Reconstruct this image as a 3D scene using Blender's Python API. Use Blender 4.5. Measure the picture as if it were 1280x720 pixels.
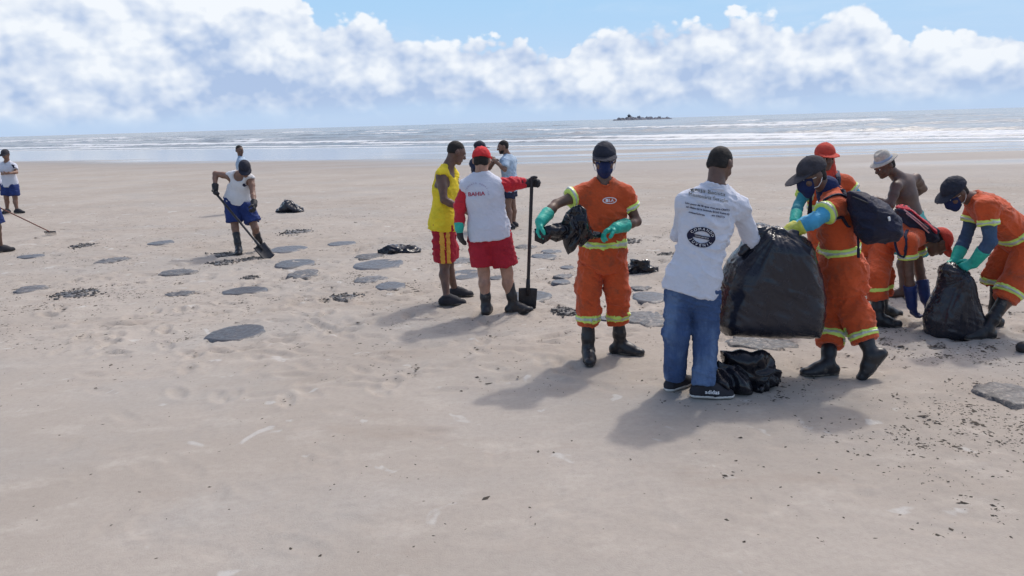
import bpy, math, random
import numpy as np
import openvdb
from mathutils import Matrix, Vector
from mathutils.bvhtree import BVHTree

for o in list(bpy.data.objects):
    bpy.data.objects.remove(o, do_unlink=True)
SC = bpy.context.scene
COL = SC.collection
RNG = np.random.default_rng(7)
random.seed(7)

# ------------------------------------------------------------------ camera
FOC, CAMH = 967.0, 1.95
PITCH, ROLL = math.radians(12.1), math.radians(1.655)
_f = np.array([0, math.cos(PITCH), -math.sin(PITCH)])
_r0 = np.array([1.0, 0, 0])
_u0 = np.array([0, math.sin(PITCH), math.cos(PITCH)])
_r = math.cos(ROLL) * _r0 - math.sin(ROLL) * _u0
_u = math.cos(ROLL) * _u0 + math.sin(ROLL) * _r0
cam_d = bpy.data.cameras.new('camera')
cam = bpy.data.objects.new('camera', cam_d)
COL.objects.link(cam)
cam.matrix_world = Matrix(((_r[0], _u[0], -_f[0], 0), (_r[1], _u[1], -_f[1], 0),
                           (_r[2], _u[2], -_f[2], CAMH), (0, 0, 0, 1)))
cam_d.sensor_width = 36
cam_d.lens = FOC / 1280 * 36
cam_d.clip_start = 0.05
cam_d.clip_end = 20000
SC.camera = cam

# ------------------------------------------------------------------ light and sky
SUN_AZ, SUN_EL = math.radians(35), math.radians(54)   # azimuth right of the viewing axis
vs = SC.view_settings
SC.display_settings.display_device = 'sRGB'
vs.view_transform = 'Standard'
vs.look = 'None'
vs.gamma = 1
vs.use_curve_mapping = False
vs.exposure = 0.36
SKY = 0.15

sun_d = bpy.data.lights.new('sun', 'SUN')
sun_d.energy = 1.3
sun_d.angle = math.radians(2.5)
sun_d.color = (1.0, 0.955, 0.89)
sun = bpy.data.objects.new('sun', sun_d)
COL.objects.link(sun)
_s = Vector((math.sin(SUN_AZ) * math.cos(SUN_EL), math.cos(SUN_AZ) * math.cos(SUN_EL), math.sin(SUN_EL)))
sun.rotation_euler = (-_s).to_track_quat('-Z', 'Y').to_euler()


class NB:
    """small helper that wires shader nodes"""
    def __init__(self, tree):
        self.t = tree
        tree.nodes.clear()

    def n(self, kind, **kw):
        nd = self.t.nodes.new(kind)
        for k, v in kw.items():
            setattr(nd, k, v)
        return nd

    def put(self, sock, v):
        if isinstance(v, bpy.types.NodeSocket):
            self.t.links.new(v, sock)
        elif isinstance(v, (tuple, list)) and sock.type == 'RGBA' and len(v) == 3:
            sock.default_value = (*v, 1)
        else:
            sock.default_value = v

    def m(self, op, a, b=0.0, c=0.0, clamp=False):
        nd = self.n('ShaderNodeMath', operation=op, use_clamp=clamp)
        self.put(nd.inputs[0], a)
        self.put(nd.inputs[1], b)
        self.put(nd.inputs[2], c)
        return nd.outputs[0]

    def mix(self, f, a, b, blend='MIX'):
        nd = self.n('ShaderNodeMix', data_type='RGBA', blend_type=blend)
        self.put(nd.inputs[0], f)
        self.put(nd.inputs[6], a)
        self.put(nd.inputs[7], b)
        return nd.outputs[2]

    def step(self, x, lo, hi, a=0.0, b=1.0, smooth=True):
        nd = self.n('ShaderNodeMapRange', interpolation_type='SMOOTHSTEP' if smooth else 'LINEAR')
        self.put(nd.inputs[0], x)
        for i, v in enumerate((lo, hi, a, b)):
            self.put(nd.inputs[i + 1], v)
        return nd.outputs[0]

    def noise(self, vec, scale, detail=4, rough=0.55, dist=0.0, out=0):
        nd = self.n('ShaderNodeTexNoise')
        if vec is not None:
            self.put(nd.inputs['Vector'], vec)
        self.put(nd.inputs['Scale'], scale)
        self.put(nd.inputs['Detail'], detail)
        self.put(nd.inputs['Roughness'], rough)
        self.put(nd.inputs['Distortion'], dist)
        return nd.outputs[out]

    def comb(self, x, y, z=0.0):
        nd = self.n('ShaderNodeCombineXYZ')
        for i, v in enumerate((x, y, z)):
            self.put(nd.inputs[i], v)
        return nd.outputs[0]

    def sep(self, v):
        nd = self.n('ShaderNodeSeparateXYZ')
        self.put(nd.inputs[0], v)
        return nd.outputs

    def vmul(self, v, s):
        nd = self.n('ShaderNodeVectorMath', operation='MULTIPLY')
        self.put(nd.inputs[0], v)
        self.put(nd.inputs[1], s)
        return nd.outputs[0]

    def bump(self, h, strength=0.3, dist=0.01):
        nd = self.n('ShaderNodeBump')
        self.put(nd.inputs['Height'], h)
        self.put(nd.inputs['Strength'], strength)
        self.put(nd.inputs['Distance'], dist)
        return nd.outputs[0]


world = bpy.data.worlds.new('World')
SC.world = world
world.use_nodes = True
world.cycles.sampling_method = 'MANUAL'
world.cycles.sample_map_resolution = 512


def build_world():
    b = NB(world.node_tree)
    out = b.n('ShaderNodeOutputWorld')
    bg = b.n('ShaderNodeBackground')
    b.t.links.new(bg.outputs[0], out.inputs[0])
    bg.inputs[1].default_value = SKY
    K = 1 / (SKY * 2 ** vs.exposure)
    C = lambda r, g, bl: tuple(((c / 255 + .055) / 1.055) ** 2.4 * K for c in (r, g, bl))
    sky = b.n('ShaderNodeTexSky', sky_type='NISHITA', sun_disc=False)
    sky.sun_elevation = SUN_EL
    sky.sun_rotation = SUN_AZ
    sky.air_density = 1.0
    sky.dust_density = 4.0
    sky.ozone_density = 1.2
    d = b.n('ShaderNodeTexCoord').outputs['Generated']
    x, y, z = b.sep(d)[:3]
    az = b.m('ARCTAN2', x, y)
    el = b.m('ARCSINE', z)
    # height of the cumulus tops along the horizon
    fr = b.m('MULTIPLY_ADD', az, 1 / (2 * math.pi), 0.5)
    tops = [(-400, .13), (-200, .17), (0, .21), (250, .21), (340, .19), (400, .155), (428, .118), (490, .130), (520, .112),
            (560, .094), (610, .103), (660, .098), (705, .088), (740, .104), (780, .124), (825, .100), (860, .113),
            (940, .117), (1000, .103), (1060, .126), (1100, .098), (1125, .070), (1180, .090), (1230, .078), (1300, .085),
            (1500, .11)]
    rmp = b.n('ShaderNodeValToRGB')
    cr = rmp.color_ramp
    cr.interpolation = 'LINEAR'
    pts = [(0.0, .115)] + [(math.atan((px - 640) / FOC) / (2 * math.pi) + .5, h) for px, h in tops] + [(1.0, .115)]
    while len(cr.elements) < len(pts):
        cr.elements.new(0.5)
    for _ in range(2):
        for e_, (p_, h_) in zip(cr.elements, pts):
            e_.position = p_
            e_.color = (h_ * 4, h_ * 4, h_ * 4, 1)
    b.put(rmp.inputs[0], fr)
    H = b.m('MULTIPLY', rmp.outputs[0], 0.25)
    vec = lambda dx, dy: b.comb(b.m('ADD', az, dx), b.m('MULTIPLY', b.m('ADD', el, dy), 1.3), 0.37)
    P, P2 = vec(0, 0), vec(.010, .016)
    # puffs: overlapping round cells at three sizes, warped so that no cell reads as one
    wn = b.noise(P, 16, 5, .55, 0, 1)

    def puff(Pv, sc, sm, warp):
        wv = b.n('ShaderNodeVectorMath', operation='ADD')
        b.put(wv.inputs[0], Pv)
        b.put(wv.inputs[1], b.vmul(wn, (warp, warp, 0)))
        v = b.n('ShaderNodeTexVoronoi', feature='SMOOTH_F1', voronoi_dimensions='2D')
        b.put(v.inputs['Vector'], wv.outputs[0])
        v.inputs['Scale'].default_value = sc
        v.inputs['Smoothness'].default_value = sm
        return b.m('SUBTRACT', 1.0, v.outputs[0])

    def relief(Pv):
        r = b.m('MULTIPLY', puff(Pv, 13, .5, .05), 1.0)
        r = b.m('ADD', r, b.m('MULTIPLY', puff(Pv, 34, .35, .03), .50))
        r = b.m('ADD', r, b.m('MULTIPLY', puff(Pv, 85, .3, .015), .26))
        return b.m('ADD', r, b.m('MULTIPLY', b.noise(Pv, 150, 3, .6), .12))

    r1, r2 = relief(P), relief(P2)
    big = b.noise(P, 7.5, 4, .5, .2)
    fine = b.noise(P, 60, 5, .6, .2)
    edge = b.m('ADD', b.m('SUBTRACT', H, el), b.m('MULTIPLY', b.m('SUBTRACT', r1, 1.22), .034))
    edge = b.m('ADD', edge, b.m('MULTIPLY', b.m('SUBTRACT', fine, .5), .012))
    soft = b.step(b.noise(P, 5, 2, .5), .4, .7, .003, .012)
    mask = b.step(edge, -0.003, soft)
    depth = b.m('DIVIDE', b.m('SUBTRACT', el, .03), b.m('SUBTRACT', b.m('MINIMUM', H, .15), .03))
    lit = b.m('MULTIPLY_ADD', depth, .68, .22)
    lit = b.m('ADD', lit, b.m('MULTIPLY', b.m('SUBTRACT', big, .5), 1.9))
    lit = b.m('ADD', lit, b.m('MULTIPLY', b.m('SUBTRACT', r1, r2), 1.05))
    lit = b.step(lit, -0.05, 1.0, 0, 1, False)
    ccol = b.mix(lit, C(176, 197, 230), C(244, 249, 255))
    basefade = b.step(b.m('ADD', el, b.m('MULTIPLY', b.m('SUBTRACT', big, .5), .05)), 0.006, 0.032)
    mask = b.m('MULTIPLY', mask, b.m('MULTIPLY_ADD', basefade, .80, .20))
    # open sky: pale blue low down, thin streaks of veil, milky near the sea
    veil = b.step(b.noise(b.comb(b.m('MULTIPLY', az, 2.0), b.m('MULTIPLY', el, 9.0), 2.1), 2.2, 6, .6, .4), .42, .8, 0, .4)
    low = b.mix(veil, C(172, 212, 247), C(220, 234, 250))
    low = b.mix(b.step(el, .16, .05, 0, .5), low, C(205, 222, 246))
    blue = b.mix(b.step(el, .14, .55), low, sky.outputs[0])
    hz = b.m('POWER', 2.718, b.m('MULTIPLY', b.m('MAXIMUM', el, 0.0), -52.0))
    colr = b.mix(mask, blue, ccol)
    colr = b.mix(b.m('MULTIPLY', hz, .85), colr, C(190, 211, 239))
    b.put(bg.inputs[0], colr)


build_world()

# ------------------------------------------------------------------ pixel to place helpers (used only to measure positions)
CAMP = np.array([0, 0, CAMH])


def ray(px, py):
    return FOC * _f + (px - 640) * _r + (360 - py) * _u


def at(px, py, Y):
    d = ray(px, py)
    return CAMP + d * (Y / d[1])


def gnd(px, py, z=0.0):
    d = ray(px, py)
    return CAMP + d * ((z - CAMH) / d[2])


def U(v):
    v = np.asarray(v, float)
    return v / (np.linalg.norm(v) + 1e-9)


def yawv(deg, pitch=0.0):
    a, p = math.radians(deg), math.radians(pitch)
    return np.array([math.cos(a) * math.cos(p), math.sin(a) * math.cos(p), math.sin(p)])


# ------------------------------------------------------------------ noise in numpy
_perm = np.random.default_rng(3).random(65536).astype(np.float32)


def vnoise(p):
    p = np.asarray(p, np.float32)
    i = np.floor(p).astype(np.int64)
    f = p - i
    f = f * f * (3 - 2 * f)
    out = 0
    for dx in (0, 1):
        wx = f[..., 0] if dx else 1 - f[..., 0]
        for dy in (0, 1):
            wy = f[..., 1] if dy else 1 - f[..., 1]
            for dz in (0, 1):
                wz = f[..., 2] if dz else 1 - f[..., 2]
                h = ((i[..., 0] + dx) * 73856093) ^ ((i[..., 1] + dy) * 19349663) ^ ((i[..., 2] + dz) * 83492791)
                out = out + wx * wy * wz * _perm[h & 65535]
    return out


def fbm(p, octs=3, gain=.5):
    p = np.asarray(p, np.float32)
    s, a, t = 0, 1.0, 0
    for o in range(octs):
        s = s + a * vnoise(p * (2.03 ** o) + 17.3 * o)
        t += a
        a *= gain
    return s / t


def ridge(p, octs=2):
    p = np.asarray(p, np.float32)
    s, a, t = 0, 1.0, 0
    for o in range(octs):
        s = s + a * (1 - np.abs(2 * vnoise(p * (2.1 ** o) + 9.1 * o) - 1))
        t += a
        a *= .5
    return s / t


def cloth(amp=.008, freq=11, seed=0.0, zs=1.7):
    def f(v, n):
        w = v + .05 * (np.stack([vnoise(v * 5 + 3 + seed), vnoise(v * 5 + 31 + seed), vnoise(v * 5 + 57 + seed)], -1) - .5) * 2
        q = w * np.array([freq, freq, freq * zs]) + seed
        tilt = q.copy()
        tilt[:, 2] += .8 * q[:, 0]
        r = ridge(tilt, 2)
        r3 = ridge(w * np.array([freq * 2.1, freq * 2.1, freq * 2.6]) + seed + 40, 2)
        g = fbm(v * 5 + seed, 2)
        act = .35 + .9 * np.clip((vnoise(v * 4.2 + seed + 7) - .3) * 2.2, 0, 1)
        return amp * act * (r ** 3 * 1.9 - .5 + (r3 ** 3 - .25) * .7) + amp * (g - .5) * 1.2
    return f


def crumple(amp=.03, freq=7, seed=0.0):
    def f(v, n):
        w = v + .06 * (np.stack([vnoise(v * 6 + 3 + seed), vnoise(v * 6 + 31 + seed), vnoise(v * 6 + 57 + seed)], -1) - .5) * 2
        w = w + .03 * (np.stack([vnoise(v * 15 + 3 + seed), vnoise(v * 15 + 31 + seed), vnoise(v * 15 + 57 + seed)], -1) - .5) * 2
        r = ridge(w * freq + seed, 2) ** 2.2
        return amp * (r - .34) * 2.2
    return f


# ------------------------------------------------------------------ signed distance modelling
class Field:
    def __init__(self):
        self.ops = []

    def copy(self):
        f = Field()
        f.ops = list(self.ops)
        return f

    def rc(self, a, b, ra, rb, k=.02, flat=None, mode='u'):
        self.ops.append(('rc', np.asarray(a, float), np.asarray(b, float), ra, rb, flat, k, mode))
        return self

    def ell(self, c, axes, rad, k=.02, mode='u'):
        self.ops.append(('ell', np.asarray(c, float), np.asarray(axes, float), np.asarray(rad, float), k, mode))
        return self

    def box(self, c, axes, half, r, k=.02, mode='u'):
        self.ops.append(('box', np.asarray(c, float), np.asarray(axes, float), np.asarray(half, float), r, k, mode))
        return self

    def cut(self, p, n):
        self.ops.append(('cut', np.asarray(p, float), U(n)))
        return self

    def sub(self, f, k=.02):
        self.ops.append(('field', f, k))
        return self

    def off(self, d):
        self.ops.append(('off', d))
        return self

    def pillow(self, poly, o, ex, ez, ey, T, R, k=.02):
        self.ops.append(('pil', np.asarray(poly, float), np.asarray(o, float), np.asarray(ex, float), np.asarray(ez, float),
                         np.asarray(ey, float), T, R, k))
        return self

    def bounds(self):
        lo, hi = np.full(3, 1e9), np.full(3, -1e9)
        for op in self.ops:
            if op[0] == 'rc' and op[7] == 'u':
                r = max(op[3], op[4]) + .01
                for p in (op[1], op[2]):
                    lo = np.minimum(lo, p - r)
                    hi = np.maximum(hi, p + r)
            elif op[0] == 'ell' and op[5] == 'u':
                e = (np.abs(op[2]) * op[3][:, None]).sum(0)
                lo = np.minimum(lo, op[1] - e)
                hi = np.maximum(hi, op[1] + e)
            elif op[0] == 'box' and op[6] == 'u':
                e = (np.abs(op[2]) * op[3][:, None]).sum(0) + op[4]
                lo = np.minimum(lo, op[1] - e)
                hi = np.maximum(hi, op[1] + e)
            elif op[0] == 'field':
                l2, h2 = op[1].bounds()
                lo = np.minimum(lo, l2)
                hi = np.maximum(hi, h2)
            elif op[0] == 'pil':
                for q in op[1]:
                    for s in (-1, 1):
                        p = op[2] + op[3] * q[0] + op[4] * q[1] + op[5] * s * op[6]
                        lo = np.minimum(lo, p)
                        hi = np.maximum(hi, p)
            elif op[0] == 'off' and op[1] > 0:
                lo, hi = lo - op[1], hi + op[1]
        return lo, hi

    def ev(self, xs, ys, zs):
        D = np.full((len(xs), len(ys), len(zs)), 1.0, np.float32)
        vox = xs[1] - xs[0]
        for op in self.ops:
            t = op[0]
            if t == 'cut':
                p, n = op[1], op[2]
                pl = ((xs - p[0]) * n[0])[:, None, None] + ((ys - p[1]) * n[1])[None, :, None] + ((zs - p[2]) * n[2])[None, None, :]
                np.maximum(D, pl, out=D)
                continue
            if t == 'off':
                D -= op[1]
                continue
            if t == 'field':
                D2 = op[1].ev(xs, ys, zs)
                k = op[2]
                h = np.maximum(k - np.abs(D - D2), 0) / k
                D = np.minimum(D, D2) - h * h * k * .25
                continue
            if t == 'pil':
                lo, hi = -1e9 * np.ones(3), 1e9 * np.ones(3)
                k, mode = op[8], 'u'
            elif t == 'rc':
                r = max(op[3], op[4])
                k, mode = op[6], op[7]
                mg = r + k + 4 * vox + .015
                lo, hi = np.minimum(op[1], op[2]) - mg, np.maximum(op[1], op[2]) + mg
            elif t == 'ell':
                k, mode = op[4], op[5]
                e = (np.abs(op[2]) * op[3][:, None]).sum(0) + k + 4 * vox + .015
                lo, hi = op[1] - e, op[1] + e
            else:
                k, mode = op[5], op[6]
                e = (np.abs(op[2]) * op[3][:, None]).sum(0) + op[4] + k + 4 * vox + .015
                lo, hi = op[1] - e, op[1] + e
            sl = []
            for ax, lo_, hi_ in zip((xs, ys, zs), lo, hi):
                i0, i1 = np.searchsorted(ax, lo_), np.searchsorted(ax, hi_)
                sl.append(slice(i0, i1))
            if any(s.stop <= s.start for s in sl):
                continue
            X = xs[sl[0]].astype(np.float32)[:, None, None]
            Y = ys[sl[1]].astype(np.float32)[None, :, None]
            Z = zs[sl[2]].astype(np.float32)[None, None, :]
            if t == 'rc':
                a, bb, ra, rb, flat = op[1], op[2], op[3], op[4], op[5]
                ba = bb - a
                L2 = max(float(ba @ ba), 1e-9)
                h = np.clip(((X - a[0]) * ba[0] + (Y - a[1]) * ba[1] + (Z - a[2]) * ba[2]) / L2, 0, 1)
                qx, qy, qz = X - a[0] - h * ba[0], Y - a[1] - h * ba[1], Z - a[2] - h * ba[2]
                q2 = qx * qx + qy * qy + qz * qz
                s = 1.0
                if flat is not None:
                    n, s = flat
                    dn = qx * n[0] + qy * n[1] + qz * n[2]
                    q2 = q2 + dn * dn * (1 / s ** 2 - 1)
                d = (np.sqrt(np.maximum(q2, 0)) - (ra + (rb - ra) * h)) * (s ** .5)
            elif t == 'ell':
                c, A, rad = op[1], op[2], op[3]
                q = 0
                for i in range(3):
                    w = ((X - c[0]) * A[i, 0] + (Y - c[1]) * A[i, 1] + (Z - c[2]) * A[i, 2]) / rad[i]
                    q = q + w * w
                d = (np.sqrt(q) - 1) * float(np.min(rad)) if np.min(rad) > .02 else (np.sqrt(q) - 1) * float(np.sqrt(np.min(rad) * np.max(rad)))
            elif t == 'box':
                c, A, hf, r = op[1], op[2], op[3], op[4]
                o2, ins = 0, None
                for i in range(3):
                    w = np.abs((X - c[0]) * A[i, 0] + (Y - c[1]) * A[i, 1] + (Z - c[2]) * A[i, 2]) - hf[i]
                    o2 = o2 + np.maximum(w, 0) ** 2
                    ins = w if ins is None else np.maximum(ins, w)
                d = np.sqrt(o2) + np.minimum(ins, 0) - r
            else:
                poly, o, ex, ez, ey, T, R = op[1:8]
                gx = (X - o[0]) * ex[0] + (Y - o[1]) * ex[1] + (Z - o[2]) * ex[2]
                gz = (X - o[0]) * ez[0] + (Y - o[1]) * ez[1] + (Z - o[2]) * ez[2]
                gy = (X - o[0]) * ey[0] + (Y - o[1]) * ey[1] + (Z - o[2]) * ey[2]
                d2 = np.full(np.broadcast(gx, gz).shape, 1e9, np.float32)
                sg = np.ones_like(d2)
                for i in range(len(poly)):
                    p0, p1 = poly[i], poly[i - 1]
                    e = p1 - p0
                    wx, wz = gx - p0[0], gz - p0[1]
                    tt = np.clip((wx * e[0] + wz * e[1]) / float(e @ e), 0, 1)
                    d2 = np.minimum(d2, (wx - e[0] * tt) ** 2 + (wz - e[1] * tt) ** 2)
                    c1, c2, c3 = gz >= p0[1], gz < p1[1], e[0] * wz > e[1] * wx
                    fl = (c1 & c2 & c3) | (~c1 & ~c2 & ~c3)
                    sg = np.where(fl, -sg, sg)
                dp = np.sqrt(d2) * sg
                s = np.clip(-dp / R, 0, 1)
                th = T * np.sqrt(np.maximum(1 - (1 - s) ** 2, 0))
                d = np.where(dp < 0, np.maximum(np.abs(gy) - th, dp), np.sqrt(np.maximum(dp, 0) ** 2 + gy * gy) + .002)
                d = np.broadcast_to(d, D[sl[0], sl[1], sl[2]].shape)
            V = D[sl[0], sl[1], sl[2]]
            d = d.astype(np.float32)
            if mode == 'u':
                h = np.maximum(k - np.abs(V - d), 0) / k
                D[sl[0], sl[1], sl[2]] = np.minimum(V, d) - h * h * k * .25
            else:
                h = np.maximum(k - np.abs(V + d), 0) / k
                D[sl[0], sl[1], sl[2]] = np.maximum(V, -d) + h * h * k * .25
        return D

    def mesh(self, vox, box=None):
        lo, hi = self.bounds() if box is None else box
        lo = np.asarray(lo) - 3 * vox
        hi = np.asarray(hi) + 3 * vox
        n = np.maximum(((hi - lo) / vox).astype(int) + 2, 4)
        xs, ys, zs = (lo[i] + vox * np.arange(n[i]) for i in range(3))
        D = self.ev(xs, ys, zs)
        g = openvdb.FloatGrid()
        g.background = 1.0
        g.copyFromArray(np.ascontiguousarray(np.clip(D, -.5, .5)))
        p, q = g.convertToQuads(0.0)
        if len(p) == 0:
            return np.zeros((0, 3)), np.zeros((0, 4), int)
        return p.astype(float) * vox + lo, q.astype(np.int64)[:, ::1]


def vnormals(v, q):
    a = v[q]
    n = np.cross(a[:, 2] - a[:, 0], a[:, 3] - a[:, 1])
    N = np.zeros_like(v)
    for i in range(4):
        np.add.at(N, q[:, i], n)
    return N / (np.linalg.norm(N, axis=1, keepdims=True) + 1e-9)


# ------------------------------------------------------------------ object helpers
def raw_mesh(name, v, faces, smooth=True):
    me = bpy.data.meshes.new(name)
    if isinstance(faces, np.ndarray):
        k = faces.shape[1]
        me.vertices.add(len(v))
        me.vertices.foreach_set('co', np.asarray(v, np.float32).ravel())
        me.loops.add(faces.size)
        me.loops.foreach_set('vertex_index', faces.astype(np.int32).ravel())
        me.polygons.add(len(faces))
        me.polygons.foreach_set('loop_start', np.arange(0, faces.size, k, dtype=np.int32))
        me.polygons.foreach_set('loop_total', np.full(len(faces), k, np.int32))
        me.update(calc_edges=True)
    else:
        me.from_pydata([tuple(map(float, p)) for p in v], [], faces)
        me.update()
    if len(me.polygons):
        me.polygons.foreach_set('use_smooth', np.full(len(me.polygons), smooth))
    return me


def link(name, me, mat, parent=None, base=None):
    o = bpy.data.objects.new(name, me)
    COL.objects.link(o)
    if mat is not None:
        me.materials.append(mat)
    if parent is not None:
        o.parent = parent
    return o


def tag(o, label=None, cat=None, group=None, kind=None):
    for k, v in (('label', label), ('category', cat), ('group', group), ('kind', kind)):
        if v:
            o[k] = v
    return o


def root(name, loc, label, cat, group=None):
    o = bpy.data.objects.new(name, None)
    o.empty_display_size = .1
    COL.objects.link(o)
    o.location = tuple(map(float, loc))
    return tag(o, label, cat, group)


def worldpos(o):
    p = np.zeros(3)
    while o is not None:
        p = p + np.array(o.location)
        o = o.parent
    return p


def part(name, field, mat, parent, vox, disp=None, box=None):
    v, q = field.mesh(vox, box)
    if len(v) == 0:
        return None
    if disp is not None:
        n = vnormals(v, q)
        v = v + n * disp(v, n)[:, None]
    return solid(name, v, q, mat, parent)


def solid(name, v, q, mat, parent, smooth=True):
    v = np.asarray(v, float)
    b = worldpos(parent) if parent is not None else np.zeros(3)
    return link(name, raw_mesh(name, v - b, q, smooth), mat, parent)


def thing(name, v, q, mat, label, cat, group=None, smooth=True):
    v = np.asarray(v, float)
    c = np.array([v[:, 0].mean(), v[:, 1].mean(), v[:, 2].min()])
    o = link(name, raw_mesh(name, v - c, q, smooth), mat)
    o.location = tuple(c)
    return tag(o, label, cat, group)


def tube(pts, radii, seg=10, flat=None):
    """swept tube with closed ends -> verts, quads"""
    pts = np.asarray(pts, float)
    if np.isscalar(radii):
        radii = [radii] * len(pts)
    V, F = [], []
    up = np.array([0, 0, 1.0])
    for i, p in enumerate(pts):
        d = U(pts[min(i + 1, len(pts) - 1)] - pts[max(i - 1, 0)])
        a = np.cross(d, up)
        if np.linalg.norm(a) < .1:
            a = np.cross(d, np.array([1.0, 0, 0]))
        a = U(a)
        c = np.cross(a, d)
        for s in range(seg):
            t = 2 * math.pi * s / seg
            V.append(p + radii[i] * (a * math.cos(t) + c * math.sin(t) * (flat or 1)))
    for i in range(len(pts) - 1):
        for s in range(seg):
            s2 = (s + 1) % seg
            F.append([i * seg + s, i * seg + s2, (i + 1) * seg + s2, (i + 1) * seg + s])
    F.append(list(range(seg))[::-1])
    F.append([(len(pts) - 1) * seg + s for s in range(seg)])
    return V, F


# ------------------------------------------------------------------ materials
MATS = {}


def surf(name, col, rough=.8, spec=.3, var=.12, vscale=6, bscale=60, bstr=.15, bdist=.004, metal=0.0, coat=0.0, col2=None,
         sheen=0.0, sub=0.0, dirt=None):
    if name in MATS:
        return MATS[name]
    mt = bpy.data.materials.new(name)
    mt.use_nodes = True
    b = NB(mt.node_tree)
    out = b.n('ShaderNodeOutputMaterial')
    pr = b.n('ShaderNodeBsdfPrincipled')
    b.t.links.new(pr.outputs[0], out.inputs[0])
    tc = b.n('ShaderNodeTexCoord').outputs['Object']
    nz = b.noise(tc, vscale, 5, .6)
    f = b.step(nz, .3, .7, 0, 1)
    c1 = tuple(c * (1 - var) for c in col)
    c2 = col2 or tuple(min(1, c * (1 + var)) for c in col)
    c = b.mix(f, c1, c2)
    if dirt:
        dn = b.step(b.noise(tc, dirt[1], 5, .65), dirt[2], dirt[2] + .15)
        c = b.mix(b.m('MULTIPLY', dn, dirt[3]), c, dirt[0])
    b.put(pr.inputs['Base Color'], c)
    b.put(pr.inputs['Roughness'], b.m('MULTIPLY_ADD', nz, .2, rough - .1))
    pr.inputs['Specular IOR Level'].default_value = spec
    pr.inputs['Metallic'].default_value = metal
    pr.inputs['Coat Weight'].default_value = coat
    pr.inputs['Sheen Weight'].default_value = sheen
    if sub:
        pr.inputs['Subsurface Weight'].default_value = sub
        pr.inputs['Subsurface Radius'].default_value = (.02, .008, .004)
        pr.inputs['Subsurface Scale'].default_value = .4
    hg = b.noise(tc, bscale, 4, .6)
    if bscale >= 250:      # woven things: add small creases
        hg = b.m('ADD', b.m('MULTIPLY', hg, .5), b.m('MULTIPLY', b.noise(b.vmul(tc, (1, 1, 1.6)), 17, 3, .55, 1.8), 4.0))
        bstr, bdist = .45, .006
    b.put(pr.inputs['Normal'], b.bump(hg, bstr, bdist))
    MATS[name] = mt
    return mt


SKIN_D = surf('skin_dark', (.128, .072, .053), .52, .45, .22, 14, 200, .12, .002, sub=.08)
SKIN_M = surf('skin_brown', (.21, .115, .08), .52, .45, .2, 14, 200, .12, .002, sub=.08)
SKIN_M2 = surf('skin_deep_brown', (.095, .055, .043), .5, .45, .2, 14, 200, .12, .002, sub=.08)
SKIN_L = surf('skin_tan', (.36, .21, .15), .55, .4, .18, 14, 200, .12, .002, sub=.08)
HAIR = surf('black_hair', (.020, .017, .016), .75, .3, .3, 40, 260, .9, .004)
ORANGE = surf('orange_workwear', (.56, .088, .026), .82, .2, .12, 5, 420, .25, .002, dirt=((.24, .075, .04), 6, .52, .55), sheen=.15)
WHITE = surf('white_jersey', (.60, .62, .70), .85, .2, .04, 5, 500, .2, .0015, sheen=.1)
WHITE2 = surf('white_tank', (.66, .66, .68), .85, .2, .06, 6, 400, .2, .0015, dirt=((.45, .42, .38), 9, .6, .4))
RED = surf('red_jersey', (.55, .022, .035), .75, .3, .14, 6, 450, .2, .0015, sheen=.1)
RED2 = surf('crimson_shorts', (.36, .018, .035), .8, .25, .15, 6, 450, .2, .002)
YELLOW = surf('yellow_mesh_tank', (.78, .60, .035), .8, .25, .1, 6, 350, .3, .002)
YSTR = surf('yellow_side_stripe', (.70, .38, .06), .8, .25, .1, 8, 350, .2, .002)
BLUE = surf('royal_blue_shorts', (.022, .040, .15), .8, .25, .18, 6, 400, .2, .002)
LBLUE = surf('light_blue_check', (.36, .46, .58), .85, .2, .16, 22, 400, .2, .002)
NAVY = surf('navy_cloth', (.018, .024, .055), .8, .3, .25, 9, 300, .3, .002)
CAPN = surf('dark_cap_cloth', (.022, .024, .038), .8, .3, .25, 18, 300, .3, .002)
GREYHAT = surf('charcoal_hat_cloth', (.045, .042, .050), .85, .25, .25, 14, 260, .3, .002)
ARMB = surf('sky_blue_sleeve', (.07, .34, .56), .7, .3, .14, 10, 350, .2, .002)
ARMT = surf('teal_sleeve', (.03, .22, .27), .7, .3, .14, 10, 350, .2, .002)
ARMD = surf('slate_blue_sleeve', (.045, .085, .16), .75, .3, .16, 10, 350, .2, .002)
GLT = surf('teal_rubber_glove', (.02, .40, .30), .5, .45, .14, 14, 120, .25, .003, dirt=((.05, .12, .10), 16, .58, .6))
GLY = surf('yellow_glove', (.55, .56, .08), .6, .4, .2, 14, 120, .25, .003)
GLB = surf('blue_rubber_glove', (.010, .028, .13), .5, .45, .2, 14, 120, .25, .003)
GLK = surf('black_glove', (.018, .018, .022), .6, .4, .3, 14, 120, .25, .003)
BOOT = surf('black_rubber', (.018, .018, .022), .42, .45, .3, 9, 40, .12, .004, dirt=((.20, .17, .14), 13, .57, .45))
SOLEK = surf('black_sole', (.03, .028, .028), .8, .3, .3, 12, 90, .2, .004, dirt=((.25, .21, .17), 10, .45, .6))
SOLEW = surf('white_sole', (.62, .60, .57), .7, .3, .12, 12, 90, .2, .003)
SHOEK = surf('black_shoe_cloth', (.025, .025, .032), .75, .3, .25, 12, 160, .3, .003)
MASKB = surf('navy_face_mask', (.014, .024, .085), .8, .25, .15, 12, 300, .2, .002)
LIME = surf('lime_reflective_tape', (.62, .80, .16), .6, .4, .08, 12, 200, .1, .002)
LIMED = surf('lime_trouser_tape', (.55, .58, .10), .6, .4, .12, 12, 200, .1, .002)
SILV = surf('silver_reflective_tape', (.52, .56, .50), .35, .5, .12, 12, 300, .1, .001, metal=.35)
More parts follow.
